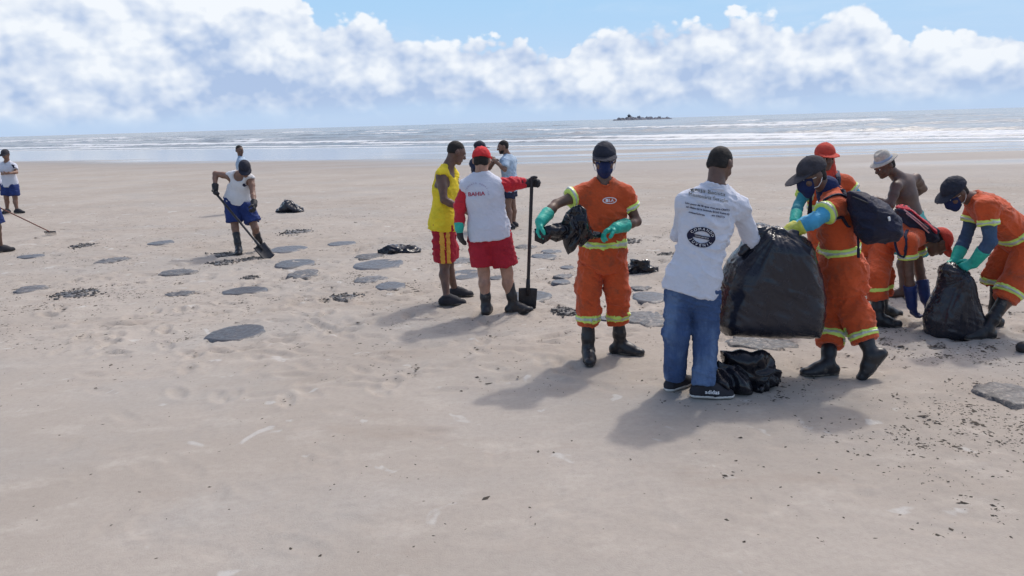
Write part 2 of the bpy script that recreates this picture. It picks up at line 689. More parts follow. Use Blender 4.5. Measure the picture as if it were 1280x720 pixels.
PACKN = surf('navy_backpack', (.012, .014, .035), .7, .35, .25, 12, 260, .4, .003)
PACKR = surf('red_backpack_cloth', (.50, .03, .05), .7, .35, .2, 12, 260, .3, .003)
PACKW = surf('pale_piping', (.62, .34, .36), .7, .35, .1, 12, 260, .2, .003)
REDCAP = surf('red_cap_cloth', (.60, .03, .035), .8, .3, .15, 14, 260, .2, .002)
ORCAP = surf('orange_cap_cloth', (.52, .055, .035), .8, .3, .12, 14, 260, .2, .002)
STRAW = surf('pale_straw', (.46, .43, .38), .85, .2, .16, 40, 180, .6, .004)
HATBAND = surf('blue_grey_hatband', (.30, .36, .46), .8, .25, .12, 20, 180, .3, .003)
TEALSH = surf('teal_shorts', (.05, .25, .26), .85, .2, .15, 8, 260, .2, .002)
STEEL = surf('dark_steel', (.035, .036, .042), .5, .5, .3, 10, 60, .2, .003, metal=.5, dirt=((.16, .12, .09), 9, .55, .6))
DARKWOOD = surf('black_shaft', (.022, .02, .024), .5, .4, .3, 12, 90, .2, .003)
REDWOOD = surf('reddish_wood_shaft', (.17, .075, .06), .7, .3, .25, 12, 90, .2, .003)
INK = surf('black_print', (.02, .02, .045), .8, .2, .1)
INKR = surf('red_print', (.40, .05, .09), .8, .2, .1)
INKM = surf('mauve_print', (.25, .16, .30), .8, .2, .1)
INKW = surf('white_print', (.78, .78, .80), .8, .2, .05)
INKG = surf('olive_print', (.10, .10, .08), .8, .2, .1)
EYE = surf('eye_white', (.55, .52, .48), .25, .5, .05)
EYED = surf('eye_dark', (.012, .008, .006), .2, .5, .05)
WSTRAP = surf('white_elastic', (.72, .72, .72), .8, .2, .05)


def denim():
    mt = bpy.data.materials.new('blue_denim')
    mt.use_nodes = True
    b = NB(mt.node_tree)
    out = b.n('ShaderNodeOutputMaterial')
    pr = b.n('ShaderNodeBsdfPrincipled')
    b.t.links.new(pr.outputs[0], out.inputs[0])
    tc = b.n('ShaderNodeTexCoord').outputs['Object']
    x, y, z = b.sep(tc)[:3]
    f = b.step(b.noise(tc, 5, 5, .6), .3, .72)
    fade = b.m('MULTIPLY', b.step(b.noise(b.vmul(tc, (6, 6, 2.2)), 1.0, 4, .55), .42, .66), .75)
    st = b.noise(b.vmul(tc, (90, 90, 14)), 1.0, 3, .6)
    c = b.mix(f, (.022, .050, .145), (.042, .090, .23))
    c = b.mix(fade, c, (.14, .22, .38))
    c = b.mix(b.m('MULTIPLY', st, .25), c, (.22, .30, .44))
    b.put(pr.inputs['Base Color'], c)
    pr.inputs['Roughness'].default_value = .88
    pr.inputs['Specular IOR Level'].default_value = .2
    b.put(pr.inputs['Normal'], b.bump(b.m('ADD', b.m('MULTIPLY', b.noise(tc, 350, 3, .6), .5), b.m('MULTIPLY', b.noise(b.vmul(tc, (1, 1, 1.8)), 14, 4, .6, 2.0), 4.0)), .6, .008))
    return mt


DENIM = denim()


def plastic(name, rough, bsc, bst, col=(.010, .011, .017), dusty=.10):
    mt = bpy.data.materials.new(name)
    mt.use_nodes = True
    b = NB(mt.node_tree)
    out = b.n('ShaderNodeOutputMaterial')
    pr = b.n('ShaderNodeBsdfPrincipled')
    b.t.links.new(pr.outputs[0], out.inputs[0])
    tc = b.n('ShaderNodeTexCoord').outputs['Object']
    nz = b.noise(tc, 7, 5, .6)
    dust = b.step(b.noise(tc, 11, 6, .7), .55, .8, 0, dusty)
    b.put(pr.inputs['Base Color'], b.mix(dust, b.mix(nz, col, tuple(c * 2.2 for c in col)), (.16, .15, .145)))
    b.put(pr.inputs['Roughness'], b.step(nz, .3, .7, rough - .07, rough + .12))
    pr.inputs['Specular IOR Level'].default_value = .42
    w1 = b.n('ShaderNodeTexNoise')
    w1.noise_type = 'RIDGED_MULTIFRACTAL'
    b.put(w1.inputs['Vector'], b.vmul(tc, (1, 1, 1.8)))
    w1.inputs['Scale'].default_value = bsc
    w1.inputs['Detail'].default_value = 4
    w1.inputs['Distortion'].default_value = 1.2
    b.put(pr.inputs['Normal'], b.bump(w1.outputs[0], bst, .012))
    return mt


BAG = plastic('black_bin_bag_plastic', .23, 4.0, .35, dusty=.04)
CRUMP = plastic('crumpled_black_plastic', .17, 11, .30, (.006, .006, .009), dusty=.03)


def tar(name, c1, c2, rough, bst, bsc, sand):
    mt = bpy.data.materials.new(name)
    mt.use_nodes = True
    b = NB(mt.node_tree)
    out = b.n('ShaderNodeOutputMaterial')
    pr = b.n('ShaderNodeBsdfPrincipled')
    b.t.links.new(pr.outputs[0], out.inputs[0])
    tc = b.n('ShaderNodeTexCoord').outputs['Object']
    nz = b.noise(tc, 7, 6, .65)
    c = b.mix(b.step(nz, .3, .7), c1, c2)
    oi = b.n('ShaderNodeObjectInfo').outputs['Random']
    c = b.mix(b.m('MULTIPLY', oi, .6), c, tuple(x * .45 for x in c1))
    c = b.mix(b.step(b.noise(tc, 23, 6, .7), .62 - sand * .2, .78 - sand * .1, 0, .75), c, (.36, .31, .27))
    b.put(pr.inputs['Base Color'], c)
    b.put(pr.inputs['Roughness'], b.step(b.noise(tc, 18, 5, .6), .3, .7, rough, rough + .25))
    pr.inputs['Specular IOR Level'].default_value = .5
    b.put(pr.inputs['Normal'], b.bump(b.noise(tc, bsc, 5, .65), bst, .01))
    return mt


TAR_S = tar('tar_smooth', (.050, .051, .062), (.100, .102, .116), .32, .5, 40, .25)
TAR_R = tar('tar_rough', (.038, .038, .044), (.135, .132, .135), .36, 1.0, 34, .7)
TAR_D = tar('tar_crumbled', (.045, .043, .042), (.13, .12, .115), .5, .8, 40, .5)

# ------------------------------------------------------------------ the setting: sand, sea
def shore(x, y):
    return y + 0.62 * np.clip(x, -400, 60)     # distance measure across the beach; the water's edge lies near 74


SEA_Z = -0.264


def sand_base(x, y):
    s = shore(x, y)
    return -0.006 * np.maximum(0, s - 30) - .0012 * np.maximum(0, s - 80) * np.minimum(1, np.maximum(0, s - 80) / 100)


def grid_faces(nr, nc):
    i = np.arange(nr - 1)[:, None] * nc + np.arange(nc - 1)[None, :]
    return np.stack([i, i + 1, i + nc + 1, i + nc], -1).reshape(-1, 4)


def sand_height(x, y):
    z = sand_base(x, y)
    tr = np.clip((y - 5.4) / 2.6, 0, 1) * np.clip((34 - y) / 14, 0, 1)     # trampled zone round the workers
    tr = np.maximum(tr, .9 * np.clip((x - .2) / 1.6, 0, 1) * np.clip((y - 2.5) / 1.5, 0, 1) * np.clip((34 - y) / 14, 0, 1))
    near = np.clip((60 - y) / 40, 0, 1)
    P = np.stack([x, y, 0 * x], -1)
    z = z + near * (.010 * (fbm(P * .9, 3) - .5) + tr * .034 * (fbm(P * 3.1 + 5, 3) - .5) + (tr * .9 + .08) * .022 * (fbm(P * 9.0 + 9, 3) - .5))
    return z


def build_sand():
    rows = np.concatenate([[-4000, -400, -60, -15, -4, 0, 1.2], 2.0 * 1.0062 ** np.arange(680), [150, 180, 240, 400, 900, 3000, 9000]])
    rows = np.unique(rows)
    nc = 560
    t = np.linspace(-1, 1, nc)
    wid = np.interp(rows, [-4000, -4, 2, 8, 160, 9000], [60, 6, 4.2, 9, 190, 12000])
    x = t[None, :] * wid[:, None]
    x[:, 0] = -9000
    x[:, -1] = 9000
    y = np.repeat(rows[:, None], nc, 1)
    z = sand_height(x, y)
    # foot prints
    prints = []
    for _ in range(1300):
        py_ = RNG.uniform(3.3, 17)
        px_ = RNG.uniform(-.62, .68) * py_
        prints.append((px_, py_, RNG.uniform(0, math.pi), RNG.uniform(.008, .022) * (1.0 if py_ > 6.6 else (.55 if py_ > 5.4 else .14))))
    for (px_, py_, a, dp) in prints:
        r0, r1 = np.searchsorted(rows, py_ - .4), np.searchsorted(rows, py_ + .4)
        X, Y = x[r0:r1] - px_, y[r0:r1] - py_
        m = (np.abs(X) < .4)
        u = (X * math.cos(a) + Y * math.sin(a)) / .14
        v = (-X * math.sin(a) + Y * math.cos(a)) / .055
        d = u * u + v * v
        z[r0:r1] += np.where(m, -dp * 1.2 * np.exp(-d ** 4) + dp * .6 * np.exp(-(np.sqrt(d) - 1.5) ** 2 * 9), 0)
    v = np.stack([x, y, z], -1).reshape(-1, 3)
    mt = bpy.data.materials.new('beach_sand')
    mt.use_nodes = True
    b = NB(mt.node_tree)
    out = b.n('ShaderNodeOutputMaterial')
    pr = b.n('ShaderNodeBsdfPrincipled')
    b.t.links.new(pr.outputs[0], out.inputs[0])
    P = b.n('ShaderNodeNewGeometry').outputs['Position']
    X, Y, Z = b.sep(P)[:3]
    s = b.m('ADD', Y, b.m('MULTIPLY', X, .62))
    big = b.noise(P, .35, 6, .6)
    mid = b.noise(b.vmul(P, (1, 1.6, 1)), 2.2, 6, .62)
    fin = b.noise(P, 26, 6, .65)
    c = b.mix(b.step(big, .35, .65), (.345, .305, .264), (.398, .356, .313))
    c = b.mix(b.step(mid, .50, .72, 0, .55), c, (.465, .420, .370))
    c = b.mix(b.step(b.noise(b.vmul(P, (.6, 1.3, 1)), 1.1, 6, .6), .55, .75, 0, .45), c, (.270, .214, .170))
    c = b.mix(b.step(b.noise(b.vmul(P, (.5, .9, 1)), .6, 5, .55, .5), .48, .66, 0, .55), c, (.350, .332, .308))
    # pale dry scuffs pressed into the smooth damp sand
    sc = b.noise(b.vmul(P, (1.0, .8, 1)), 3.4, 3, .5, .6)
    c = b.mix(b.step(sc, .655, .72, 0, .55), c, (.53, .52, .50))
    c = b.mix(b.step(fin, .35, .75, 0, .28), c, (.25, .215, .195))
    # fine dark litter grains in the worked band
    work = b.m('MULTIPLY', b.step(Y, 5.0, 8.5), b.step(Y, 40, 18))
    spk = b.step(b.noise(b.vmul(P, (1, 1.3, 1)), 11, 4, .75), .55, .66)
    clus = b.step(b.noise(P, .9, 5, .65), .38, .60)
    c = b.mix(b.m('MULTIPLY', b.m('MULTIPLY', spk, clus), b.m('MULTIPLY', work, .8)), c, (.13, .115, .10))
    # damp and wet sand towards the water
    wn = b.m('MULTIPLY', b.m('SUBTRACT', b.noise(b.vmul(P, (.03, .12, 1)), 1.0, 5, .6), .5), 26)
    sw = b.m('ADD', s, wn)
    damp = b.step(sw, 24, 40)
    c = b.mix(b.m('MULTIPLY', damp, .62), c, (.245, .220, .205))
    streak = b.step(b.noise(b.vmul(P, (.012, .16, 1)), 1.0, 4, .55), .44, .58)
    lft = b.step(X, 12, -12)
    film = b.m('MULTIPLY', b.step(sw, 33, 44), b.m('MAXIMUM', streak, lft))
    c = b.mix(b.m('MULTIPLY', film, .5), c, (.17, .16, .16))
    b.put(pr.inputs['Base Color'], c)
    ro = b.m('SUBTRACT', .93, b.m('MULTIPLY', damp, .28))
    ro = b.m('SUBTRACT', ro, b.m('MULTIPLY', film, .55))
    b.put(pr.inputs['Roughness'], ro)
    b.put(pr.inputs['Specular IOR Level'], b.m('MULTIPLY_ADD', film, .35, .18))
    hgt = b.m('ADD', b.m('MULTIPLY', fin, .5), b.noise(P, 110, 4, .7))
    hgt = b.m('ADD', hgt, b.m('MULTIPLY', mid, .8))
    hgt = b.m('ADD', hgt, b.m('MULTIPLY', b.noise(P, 9, 5, .65), b.m('MULTIPLY', work, 3.4)))
    b.put(pr.inputs['Normal'], b.bump(hgt, b.m('MULTIPLY_ADD', film, -.25, .28), .02))
    o = link('sand', raw_mesh('sand', v, grid_faces(len(rows), nc)), mt)
    tag(o, kind='structure')


build_sand()


def build_sea():
    rows = np.concatenate([36 * 1.0085 ** np.arange(300), 36 * 1.0085 ** 299 * 1.10 ** np.arange(1, 40)])
    nc = 640
    wid = 1.05 * rows + 15
    x = np.linspace(-1, 1, nc)[None, :] * wid[:, None]
    y = np.repeat(rows[:, None], nc, 1)
    s = shore(x, y)
    P = np.stack([x, y, 0 * x], -1)
    z = np.full_like(x, SEA_Z)
    far = np.clip((s - 78) / 30, 0, 1)
    wob = (fbm(P * np.array([.018, .018, 0]) + 2, 3) - .5) * 26
    foam = np.zeros_like(x)
    for i, (c, hgt, wdt) in enumerate([(79, .10, 2.0), (88, .26, 2.4), (99, .34, 2.6), (113, .42, 3.2), (132, .42, 3.6), (156, .45, 4.2),
                                       (186, .45, 5), (226, .5, 6), (275, .5, 7), (340, .5, 8)]):
        u = s + wob * (1 + .15 * i) * np.sin(i * 2.1 + 1) - c
        ln = fbm(np.stack([x * .022 + 11 * i, y * .01, 0 * x], -1), 3)
        a = np.clip((ln - (.30 + .018 * i)) / .14, 0, 1)
        prof = np.where(u < 0, np.exp(-(u / (wdt * .35)) ** 2), np.exp(-(u / (wdt * 1.3)) ** 2))
        z += hgt * a * prof
        fr = np.where(u < 0, np.exp(-(u / (wdt * .55)) ** 2), np.exp(-(u / (wdt * (.8 if i < 3 else .35))) ** 2))
        brk = np.clip((ln - (.41 + .022 * i)) / .10, 0, 1)
        foam = np.maximum(foam, fr * brk * (1.0 if i < 4 else .85))
    chop = (fbm(P * np.array([.16, .42, 0]), 4) - .5) * .42 + (fbm(P * np.array([.5, 1.2, 0]) + 7, 2) - .5) * .14
    z += far * chop * np.clip(1.4 - s / 900, .15, 1)
    swash = np.clip(1 - np.abs(s - 74.5 + wob * .12) / 2.6, 0, 1)
    foam = np.maximum(foam, swash * .95)
    v = np.stack([x, y, z], -1).reshape(-1, 3)
    me = raw_mesh('sea', v, grid_faces(len(rows), nc))
    at_ = me.attributes.new('foam', 'FLOAT', 'POINT')
    at_.data.foreach_set('value', foam.ravel().astype(np.float32))
    mt = bpy.data.materials.new('sea_water')
    mt.use_nodes = True
    b = NB(mt.node_tree)
    out = b.n('ShaderNodeOutputMaterial')
    pr = b.n('ShaderNodeBsdfPrincipled')
    b.t.links.new(pr.outputs[0], out.inputs[0])
    Pn = b.n('ShaderNodeNewGeometry').outputs['Position']
    fo = b.n('ShaderNodeAttribute', attribute_name='foam').outputs['Fac']
    X, Y, Z = b.sep(Pn)[:3]
    n1 = b.noise(b.vmul(Pn, (.5, 1.1, 1)), .8, 7, .68)
    caps = b.noise(b.vmul(Pn, (.035, .17, 1)), 1.0, 7, .66)
    fm = b.step(b.m('ADD', fo, b.m('MULTIPLY', b.m('SUBTRACT', n1, .5), 1.3)), .42, .86, 0, .9)
    cp = b.step(caps, .63, .70, 0, .7)
    fm = b.m('MAXIMUM', fm, cp)
    wc = b.mix(b.step(b.noise(b.vmul(Pn, (.012, .05, 1)), 1.0, 5, .6), .35, .65), (.18, .20, .22), (.27, .28, .29))
    b.put(pr.inputs['Base Color'], b.mix(fm, wc, (.70, .72, .74)))
    b.put(pr.inputs['Roughness'], b.m('MULTIPLY_ADD', fm, .6, .22))
    pr.inputs['Specular IOR Level'].default_value = .5
    pr.inputs['IOR'].default_value = 1.33
    h = b.m('ADD', b.noise(b.vmul(Pn, (.35, .9, 1)), 1.0, 6, .62), b.m('MULTIPLY', b.noise(b.vmul(Pn, (.05, .14, 1)), 1.0, 4, .6), 3.0))
    b.put(pr.inputs['Normal'], b.bump(h, .55, .55))
    o = link('sea', me, mt)
    tag(o, kind='structure')


build_sea()


def build_island():
    Yi = 1150.0
    c = at(797, 149, Yi)
    base = np.array([c[0], Yi, SEA_Z])
    rt = root('rocky_island', base, 'low dark rocky island with a small tower far out on the sea', 'island')
    rock = surf('dark_island_rock', (.13, .14, .17), .9, .2, .3, .03, .3, .5, 1.0)
    m = Yi / FOC
    # long low reef: heights along its length (metres) measured from its outline
    ln = np.linspace(-42, 42, 85)
    prof = np.interp(ln, [-42, -37, -30, -28, -24, -18, -12, -6, 0, 8, 20, 34, 40, 42], [.0, .5, .6, 2.2, 2.6, 3.2, 4.0, 4.2, 3.6, 3.4, 3.0, 2.6, 1.8, 0]) * m
    V, nc = [], 13
    for i, l in enumerate(ln):
        for j in range(nc):
            t = j / (nc - 1) * 2 - 1
            hh = prof[i] * max(0, 1 - abs(t) ** 2.4) + (RNG.uniform(-.5, .6) * m if abs(t) < .9 and prof[i] > 1 else 0)
            V.append(base + np.array([l * m, t * 28 * (1 - (l / 46) ** 2 * .6), hh * (1.0 + .5 * math.sin(l * .9) * math.sin(l * .37 + 1)) - .8]))
    solid('rock', np.array(V), grid_faces(len(ln), nc), rock, rt, False)
    tw = surf('weathered_tower_wall', (.13, .135, .16), .85, .2, .2, .2, 1, .2, .3)
    x0 = base + np.array([-10.5 * m, 0, 3.2 * m * .78])
    V, F = tube([x0 + np.array([0, 0, z]) for z in (-1, 3.2, 3.3, 4.6, 4.7, 6.2)], [2.4, 1.9, 2.5, 2.3, 1.0, .4], 12)
    solid('tower', V, F, tw, rt)
    V, F = tube([x0 + np.array([4.5, 0, z]) for z in (-1, 1.4, 2.1)], [2.2, 2.1, .2], 4)
    solid('hut', V, F, tw, rt, False)


build_island()


# ------------------------------------------------------------------ people
class Person:
    def __init__(s, J, face, skin, label, group=None, vox=.009, build=1.0, hyaw=None, hpitch=-10, hroll=0, hs=1.0, seed=0.0,
                 foot=.26, tilt=None):
        s.J, s.vox, s.b, s.skin, s.seed, s.hs = J, vox, build, skin, seed, hs
        s.flen = foot
        fl, fr = gnd(*J['fl'][:2]), gnd(*J['fr'][:2])
        Y = J.get('Y') or (fl[1] + fr[1]) / 2
        s.Y = Y
        g = lambda k: at(J[k][0], J[k][1], Y + (J[k][2] if len(J[k]) > 2 else 0))
        for k in ('hd', 'nk', 'pel', 'sl', 'sr', 'el', 'er', 'wl', 'wr', 'kl', 'kr'):
            setattr(s, k, g(k))
        s.face = yawv(face)
        s.lat = np.array([-s.face[1], s.face[0], 0])
        if s.lat @ (s.sr - s.sl) < 0:
            s.lat = -s.lat
        s.hw = .088 * build
        s.hl, s.hr = s.pel - s.lat * s.hw, s.pel + s.lat * s.hw
        s.fdir, s.fup = {}, {}
        for k, gp in (('l', fl), ('r', fr)):
            yaw = J['f' + k][2]
            t = (tilt or {}).get(k, 0)       # heel lift in degrees
            z = (J['f' + k][3] if len(J['f' + k]) > 3 else 0)
            d = yawv(yaw, -t)
            s.fdir[k] = d
            lat = np.cross(np.array([0, 0, 1.0]), yawv(yaw))
            s.fup[k] = np.cross(d, lat)
            if z:
                gp = at(J['f' + k][0], J['f' + k][1], J['f' + k][4])
            setattr(s, 'g' + k, gp)
            setattr(s, 'a' + k, gp + s.fup[k] * .085)
        s.up = U(s.nk - s.pel)
        s.slat = U(s.sr - s.sl)
        s.sl = s.sl + s.slat * .014 - s.up * .032
        s.sr = s.sr - s.slat * .014 - s.up * .032
        s.ch = at(*J['ch'][:2], Y + J['ch'][2]) if 'ch' in J else s.pel + (s.nk - s.pel) * .64
        s.cf = U(np.cross(s.slat, s.up))          # front/back axis of the chest
        if s.cf @ s.face < -1e-3 and abs(s.up[2]) > .5:
            s.cf = -s.cf
        s.hdir = yawv(face if hyaw is None else hyaw, hpitch)
        hz = np.array([0, 0, 1.0]) if abs(s.hdir[2]) < .9 else s.face
        rr = U(np.cross(s.hdir, hz))
        uu = np.cross(rr, s.hdir)
        a = math.radians(hroll)
        s.hright = rr * math.cos(a) + uu * math.sin(a)
        s.hup = np.cross(s.hright, s.hdir)
        base = np.array([s.pel[0], s.pel[1], 0])
        base[:2] = (s.gl[:2] + s.gr[:2]) / 2
        s.root = root('person', base, label, 'person', group)
        s.bv = None

    def report(s, nm):
        L = lambda a, b: round(float(np.linalg.norm(a - b)), 2)
        print('PERSON', nm, 'Y', round(s.Y, 2), 'top', round(s.hd[2] + .12, 2), 'pelz', round(s.pel[2], 2), 'torso', L(s.nk, s.pel), 'shw', L(s.sl, s.sr),
              'ua', L(s.sl, s.el), L(s.sr, s.er), 'fa', L(s.el, s.wl), L(s.er, s.wr), 'th', L(s.hl, s.kl), L(s.hr, s.kr),
              'shin', L(s.kl, s.al), L(s.kr, s.ar))

    def H(s, r, f, u):
        return s.hd + s.hs * (s.hright * r + s.hdir * f + s.hup * u)

    def head_field(s, F=None, off=0.0, face=True):
        F = F or Field()
        A = np.array([s.hright, s.hdir, s.hup])
        h = s.hs
        F.ell(s.H(0, -.012, .035), A, (np.array([.076, .096, .086]) * h + off), .02)
        F.rc(s.H(0, .035, .01), s.H(0, .05, -.07), .062 * h + off, .040 * h + off, .03)
        for sg in (-1, 1):
            F.rc(s.H(.045 * sg, .0, -.02), s.H(.032 * sg, .045, -.075), .028 * h + off, .022 * h + off, .03)
        if face:
            F.rc(s.H(-.035, .086, .03), s.H(.035, .086, .03), .013, .013, .015)
            for sg in (-1, 1):
                F.rc(s.H(.033 * sg, .104, .01), s.H(.033 * sg, .104, .01), .013, .013, .012, None, 's')
                F.ell(s.H(.083 * sg, -.010, .000), A, (.012, .024, .034), .008)
                F.rc(s.H(.040 * sg, .066, -.030), s.H(.040 * sg, .066, -.030), .022, .022, .02)
            F.rc(s.H(0, .096, .022), s.H(0, .116, -.016), .009, .014, .014)
            F.rc(s.H(-.016, .108, -.022), s.H(.016, .108, -.022), .010, .010, .01)
            F.rc(s.H(-.020, .094, -.045), s.H(.020, .094, -.045), .008, .008, .008)
            F.rc(s.H(-.018, .092, -.058), s.H(.018, .092, -.058), .009, .009, .008)
            F.ell(s.H(0, .078, -.09), A, (.026, .022, .020), .02)
        return F

    def torso_field(s, off=0.0, shoulders=True, hem=None, loose=0.0):
        b, F = s.b, Field()
        fl = (s.cf, .70)
        sc = (s.sl + s.sr) / 2
        pf = U(np.cross(s.lat, U(s.ch - s.pel)))
        o = off
        W = s.pel + (s.ch - s.pel) * .45
        F.rc(s.pel, W, .158 * b + o, (.138 + loose * .5) * b + o, .05, (pf, .74))
        F.rc(W, s.ch, (.138 + loose * .5) * b + o, .162 * b + o, .06, fl)
        F.rc(s.ch, s.ch + (sc - s.ch) * .62, .162 * b + o, .128 * b + o, .05, fl)
        if hem is not None:
            F.rc(s.pel, hem, (.172 + loose) * b + o, (.176 + loose) * b + o, .05, (pf, .78))
        if shoulders:
            F.rc(s.sl, s.sr, .050 * b + o, .050 * b + o, .07)
            n2 = s.nk + (s.hd - s.nk) * .12
            for q in (s.sl, s.sr):
                F.rc(n2, q + (s.ch - q) * .06, .048 * b + o * .6, .050 * b + o, .05)
        return F

    def arm(s, F, k, off=0.0, upto=1.0, wob=0.0):
        sh, e, w = getattr(s, 's' + k), getattr(s, 'e' + k), getattr(s, 'w' + k)
        b = s.b
        F.rc(sh, sh + (e - sh) * .45, .054 * b + off, .050 * b + off, .03)
        F.rc(sh + (e - sh) * .45, e, .050 * b + off, .039 * b + off, .02)
        F.rc(e, e + (w - e) * .3, .040 * b + off, .041 * b + off, .02)
        F.rc(e + (w - e) * .3, w, .041 * b + off, .027 * b + off, .02)
        return F

    def leg(s, F, k, off=0.0, off2=None):
        h, kn, a = getattr(s, 'h' + k), getattr(s, 'k' + k), getattr(s, 'a' + k)
        b = s.b
        off2 = off if off2 is None else off2
        F.rc(h + (kn - h) * .08, h + (kn - h) * .4, .086 * b + off, .083 * b + off, .04)
        F.rc(h + (kn - h) * .4, kn, .083 * b + off, .056 * b + (off + off2) / 2, .03)
        back = -U(np.cross(np.cross(U(a - kn), s.fdir[k]), U(a - kn)))
        cf = kn + (a - kn) * .32 + back * .014
        F.rc(kn, cf, .054 * b + (off + off2) / 2, .054 * b + off2, .03)
        F.rc(cf, a, .054 * b + off2, .036 * b + off2, .03)
        return F

    def hand(s, k, spec, off=0.0, cuff=0.0):
        """palm, four fingers and a thumb that leaves the side of the palm"""
        e, w = getattr(s, 'e' + k), getattr(s, 'w' + k)
        d = U(spec.get('dir', w - e))
        pn = np.asarray(spec.get('palm', (0, 0, -1)), float)
        pn = U(pn - d * (pn @ d))
        th = np.asarray(spec.get('thumb', np.cross(d, pn)), float)
        lt = U(np.cross(d, pn))
        if lt @ th < 0:
            lt = -lt
        cu = spec.get('curl', 35)
        F = Field()
        for i, (o, ln) in enumerate(((.029, .95), (.010, 1.06), (-.010, 1.0), (-.028, .80))):
            kn = w + d * (.088 - .004 * abs(i - 1)) + lt * o
            F.rc(w + lt * o * .55, kn, .0155 + off, .0125 + off, .016)
            p, ang = kn, 0.0
            r = .0098 + off
            for j, L in enumerate((.043, .027, .021)):
                ang += math.radians(cu * (.8 if j == 0 else 1.0) + (3 - i) * spec.get('fan', 2))
                q = p + (d * math.cos(ang) + pn * math.sin(ang)) * L * ln
                F.rc(p, q, r, r - .0008, .004)
                p, r = q, r - .0008
        t0 = w + d * .022 + lt * .022 + pn * .004
        t1 = t0 + U(d * .55 + lt * .75 + pn * .35) * .044
        t2 = t1 + U(d * .75 + lt * .35 + pn * (.35 + cu * .008)) * .034
        t3 = t2 + U(d * .85 - lt * .05 + pn * (.3 + cu * .01)) * .026
        F.rc(t0, t1, .0175 + off, .0125 + off, .012)
        F.rc(t1, t2, .0122 + off, .0108 + off, .005)
        F.rc(t2, t3, .0108 + off, .0092 + off, .005)
        F.rc(w - d * .01, w + d * .02, .026 + off, .024 + off, .02)
        if cuff:
            fa = U(e - w)
            C = Field()
            C.rc(w, w + fa * (cuff + .06), .041 + off, .060 * s.b + off, .02)
            C.cut(w + fa * cuff, fa)
            F.sub(C, .015)
        return F

    def glove(s, k, mat, spec, cuff=.12, vox=None):
        F = s.hand(k, spec, .0035, cuff)
        return part('glove', F, mat, s.root, vox or min(s.vox, .0065), cloth(.0025, 30, s.seed))

    def body(s, hands=None, barefoot=(), legs=True):
        hands = hands or {}
        F = s.torso_field(-.012)
        s.head_field(F)
        F.rc(s.nk - s.up * .03, s.H(0, -.022, -.045), .062 * s.b, .055 * s.b, .03)
        for k in 'lr':
            s.arm(F, k)
            if k in hands:
                F.sub(s.hand(k, hands[k]), .012)
            s.leg(F, k)
            if k in barefoot:
                F.sub(s.foot_field(k, 0, -.012), .02)
            else:
                a = getattr(s, 'a' + k)
                F.rc(a, a + s.fdir[k] * .10 - s.fup[k] * .045, .036, .028, .03)
        o = part('body', F, s.skin, s.root, s.vox, lambda v, n: .002 * (fbm(v * 20, 2) - .5))
        return o

    def eyes(s):
        for sg in (-1, 1):
            c = s.H(.032 * sg, .090, .011)
            V, Q = [], []
            for i in range(7):
                th = math.pi * i / 6
                for j in range(10):
                    ph = 2 * math.pi * j / 10
                    V.append(c + .0125 * (s.hdir * math.cos(th) + (s.hright * math.cos(ph) + s.hup * math.sin(ph)) * math.sin(th)))
            for i in range(6):
                for j in range(10):
                    Q.append([i * 10 + j, (i + 1) * 10 + j, (i + 1) * 10 + (j + 1) % 10, i * 10 + (j + 1) % 10])
            o = solid('eye', np.array(V), np.array(Q), EYE, s.root)
            o.data.materials.append(EYED)
            for pl in o.data.polygons:
                if pl.index < 20:
                    pl.material_index = 1

    def hair(s, mat=HAIR, low=-.03):
        F = Field()
        A = np.array([s.hright, s.hdir, s.hup])
        F.ell(s.H(0, -.015, .037), A, np.array([.0775, .0975, .0885]) * s.hs, .02)
        F.rc(s.H(-.034, -.046, low + .012), s.H(.034, -.046, low + .012), .036, .036, .04)
        F.cut(s.H(0, .062, .045), s.hdir * .9 - s.hup * .45)
        F.cut(s.H(0, -.02, low), -s.hup + s.hdir * .35)
        return part('hair', F, mat, s.root, min(s.vox, .009), lambda v, n: .004 * (fbm(v * 60, 2) - .5))

    def cap(s, mat, brim=.085, back=False, flare=0.0, brim_mat=None, tip=0):
        F = Field()
        A = np.array([s.hright, s.hdir, s.hup])
        dome = np.array([.093, .114, .104]) * s.hs
        F.ell(s.H(0, -.012, .040), A, dome, .02)
        F.cut(s.H(0, 0, .022), -s.hup - s.hdir * .05)
        F.rc(s.H(0, -.012, .143), s.H(0, -.012, .1435), .009, .009, .004)
        o = part('cap_crown' if not flare else 'hat_crown', F, mat, s.root, min(s.vox, .008), cloth(.002, 24, s.seed))
        B = Field()
        f = -1 if back else 1
        if flare:
            B.ell(s.H(0, -.012, .036), A, np.array([.086 + flare, .108 + flare, .018]), .01)
            B.ell(s.H(0, -.012, .012), A, np.array([.085 + flare * .55, .106 + flare * .55, .018]), .01, 's')
        else:
            fd = U(s.hdir * f - s.hup * (.10 + tip * 4))
            fu = np.cross(s.hright, fd) * f
            c = s.H(0, f * .078, .046 - tip)
            B.ell(c, np.array([s.hright, fd, fu]), np.array([.100, brim + .032, .0115]), .01)
            B.ell(c - fu * .034 + fd * .02, np.array([s.hright, fd, fu]), np.array([.086, brim + .10, .034]), .012, 's')
            B.cut(s.H(0, f * .03, 0), -s.hdir * f)
        part('cap_brim' if not flare else 'hat_brim', B, brim_mat or mat, s.root, min(s.vox, .007))
        return o

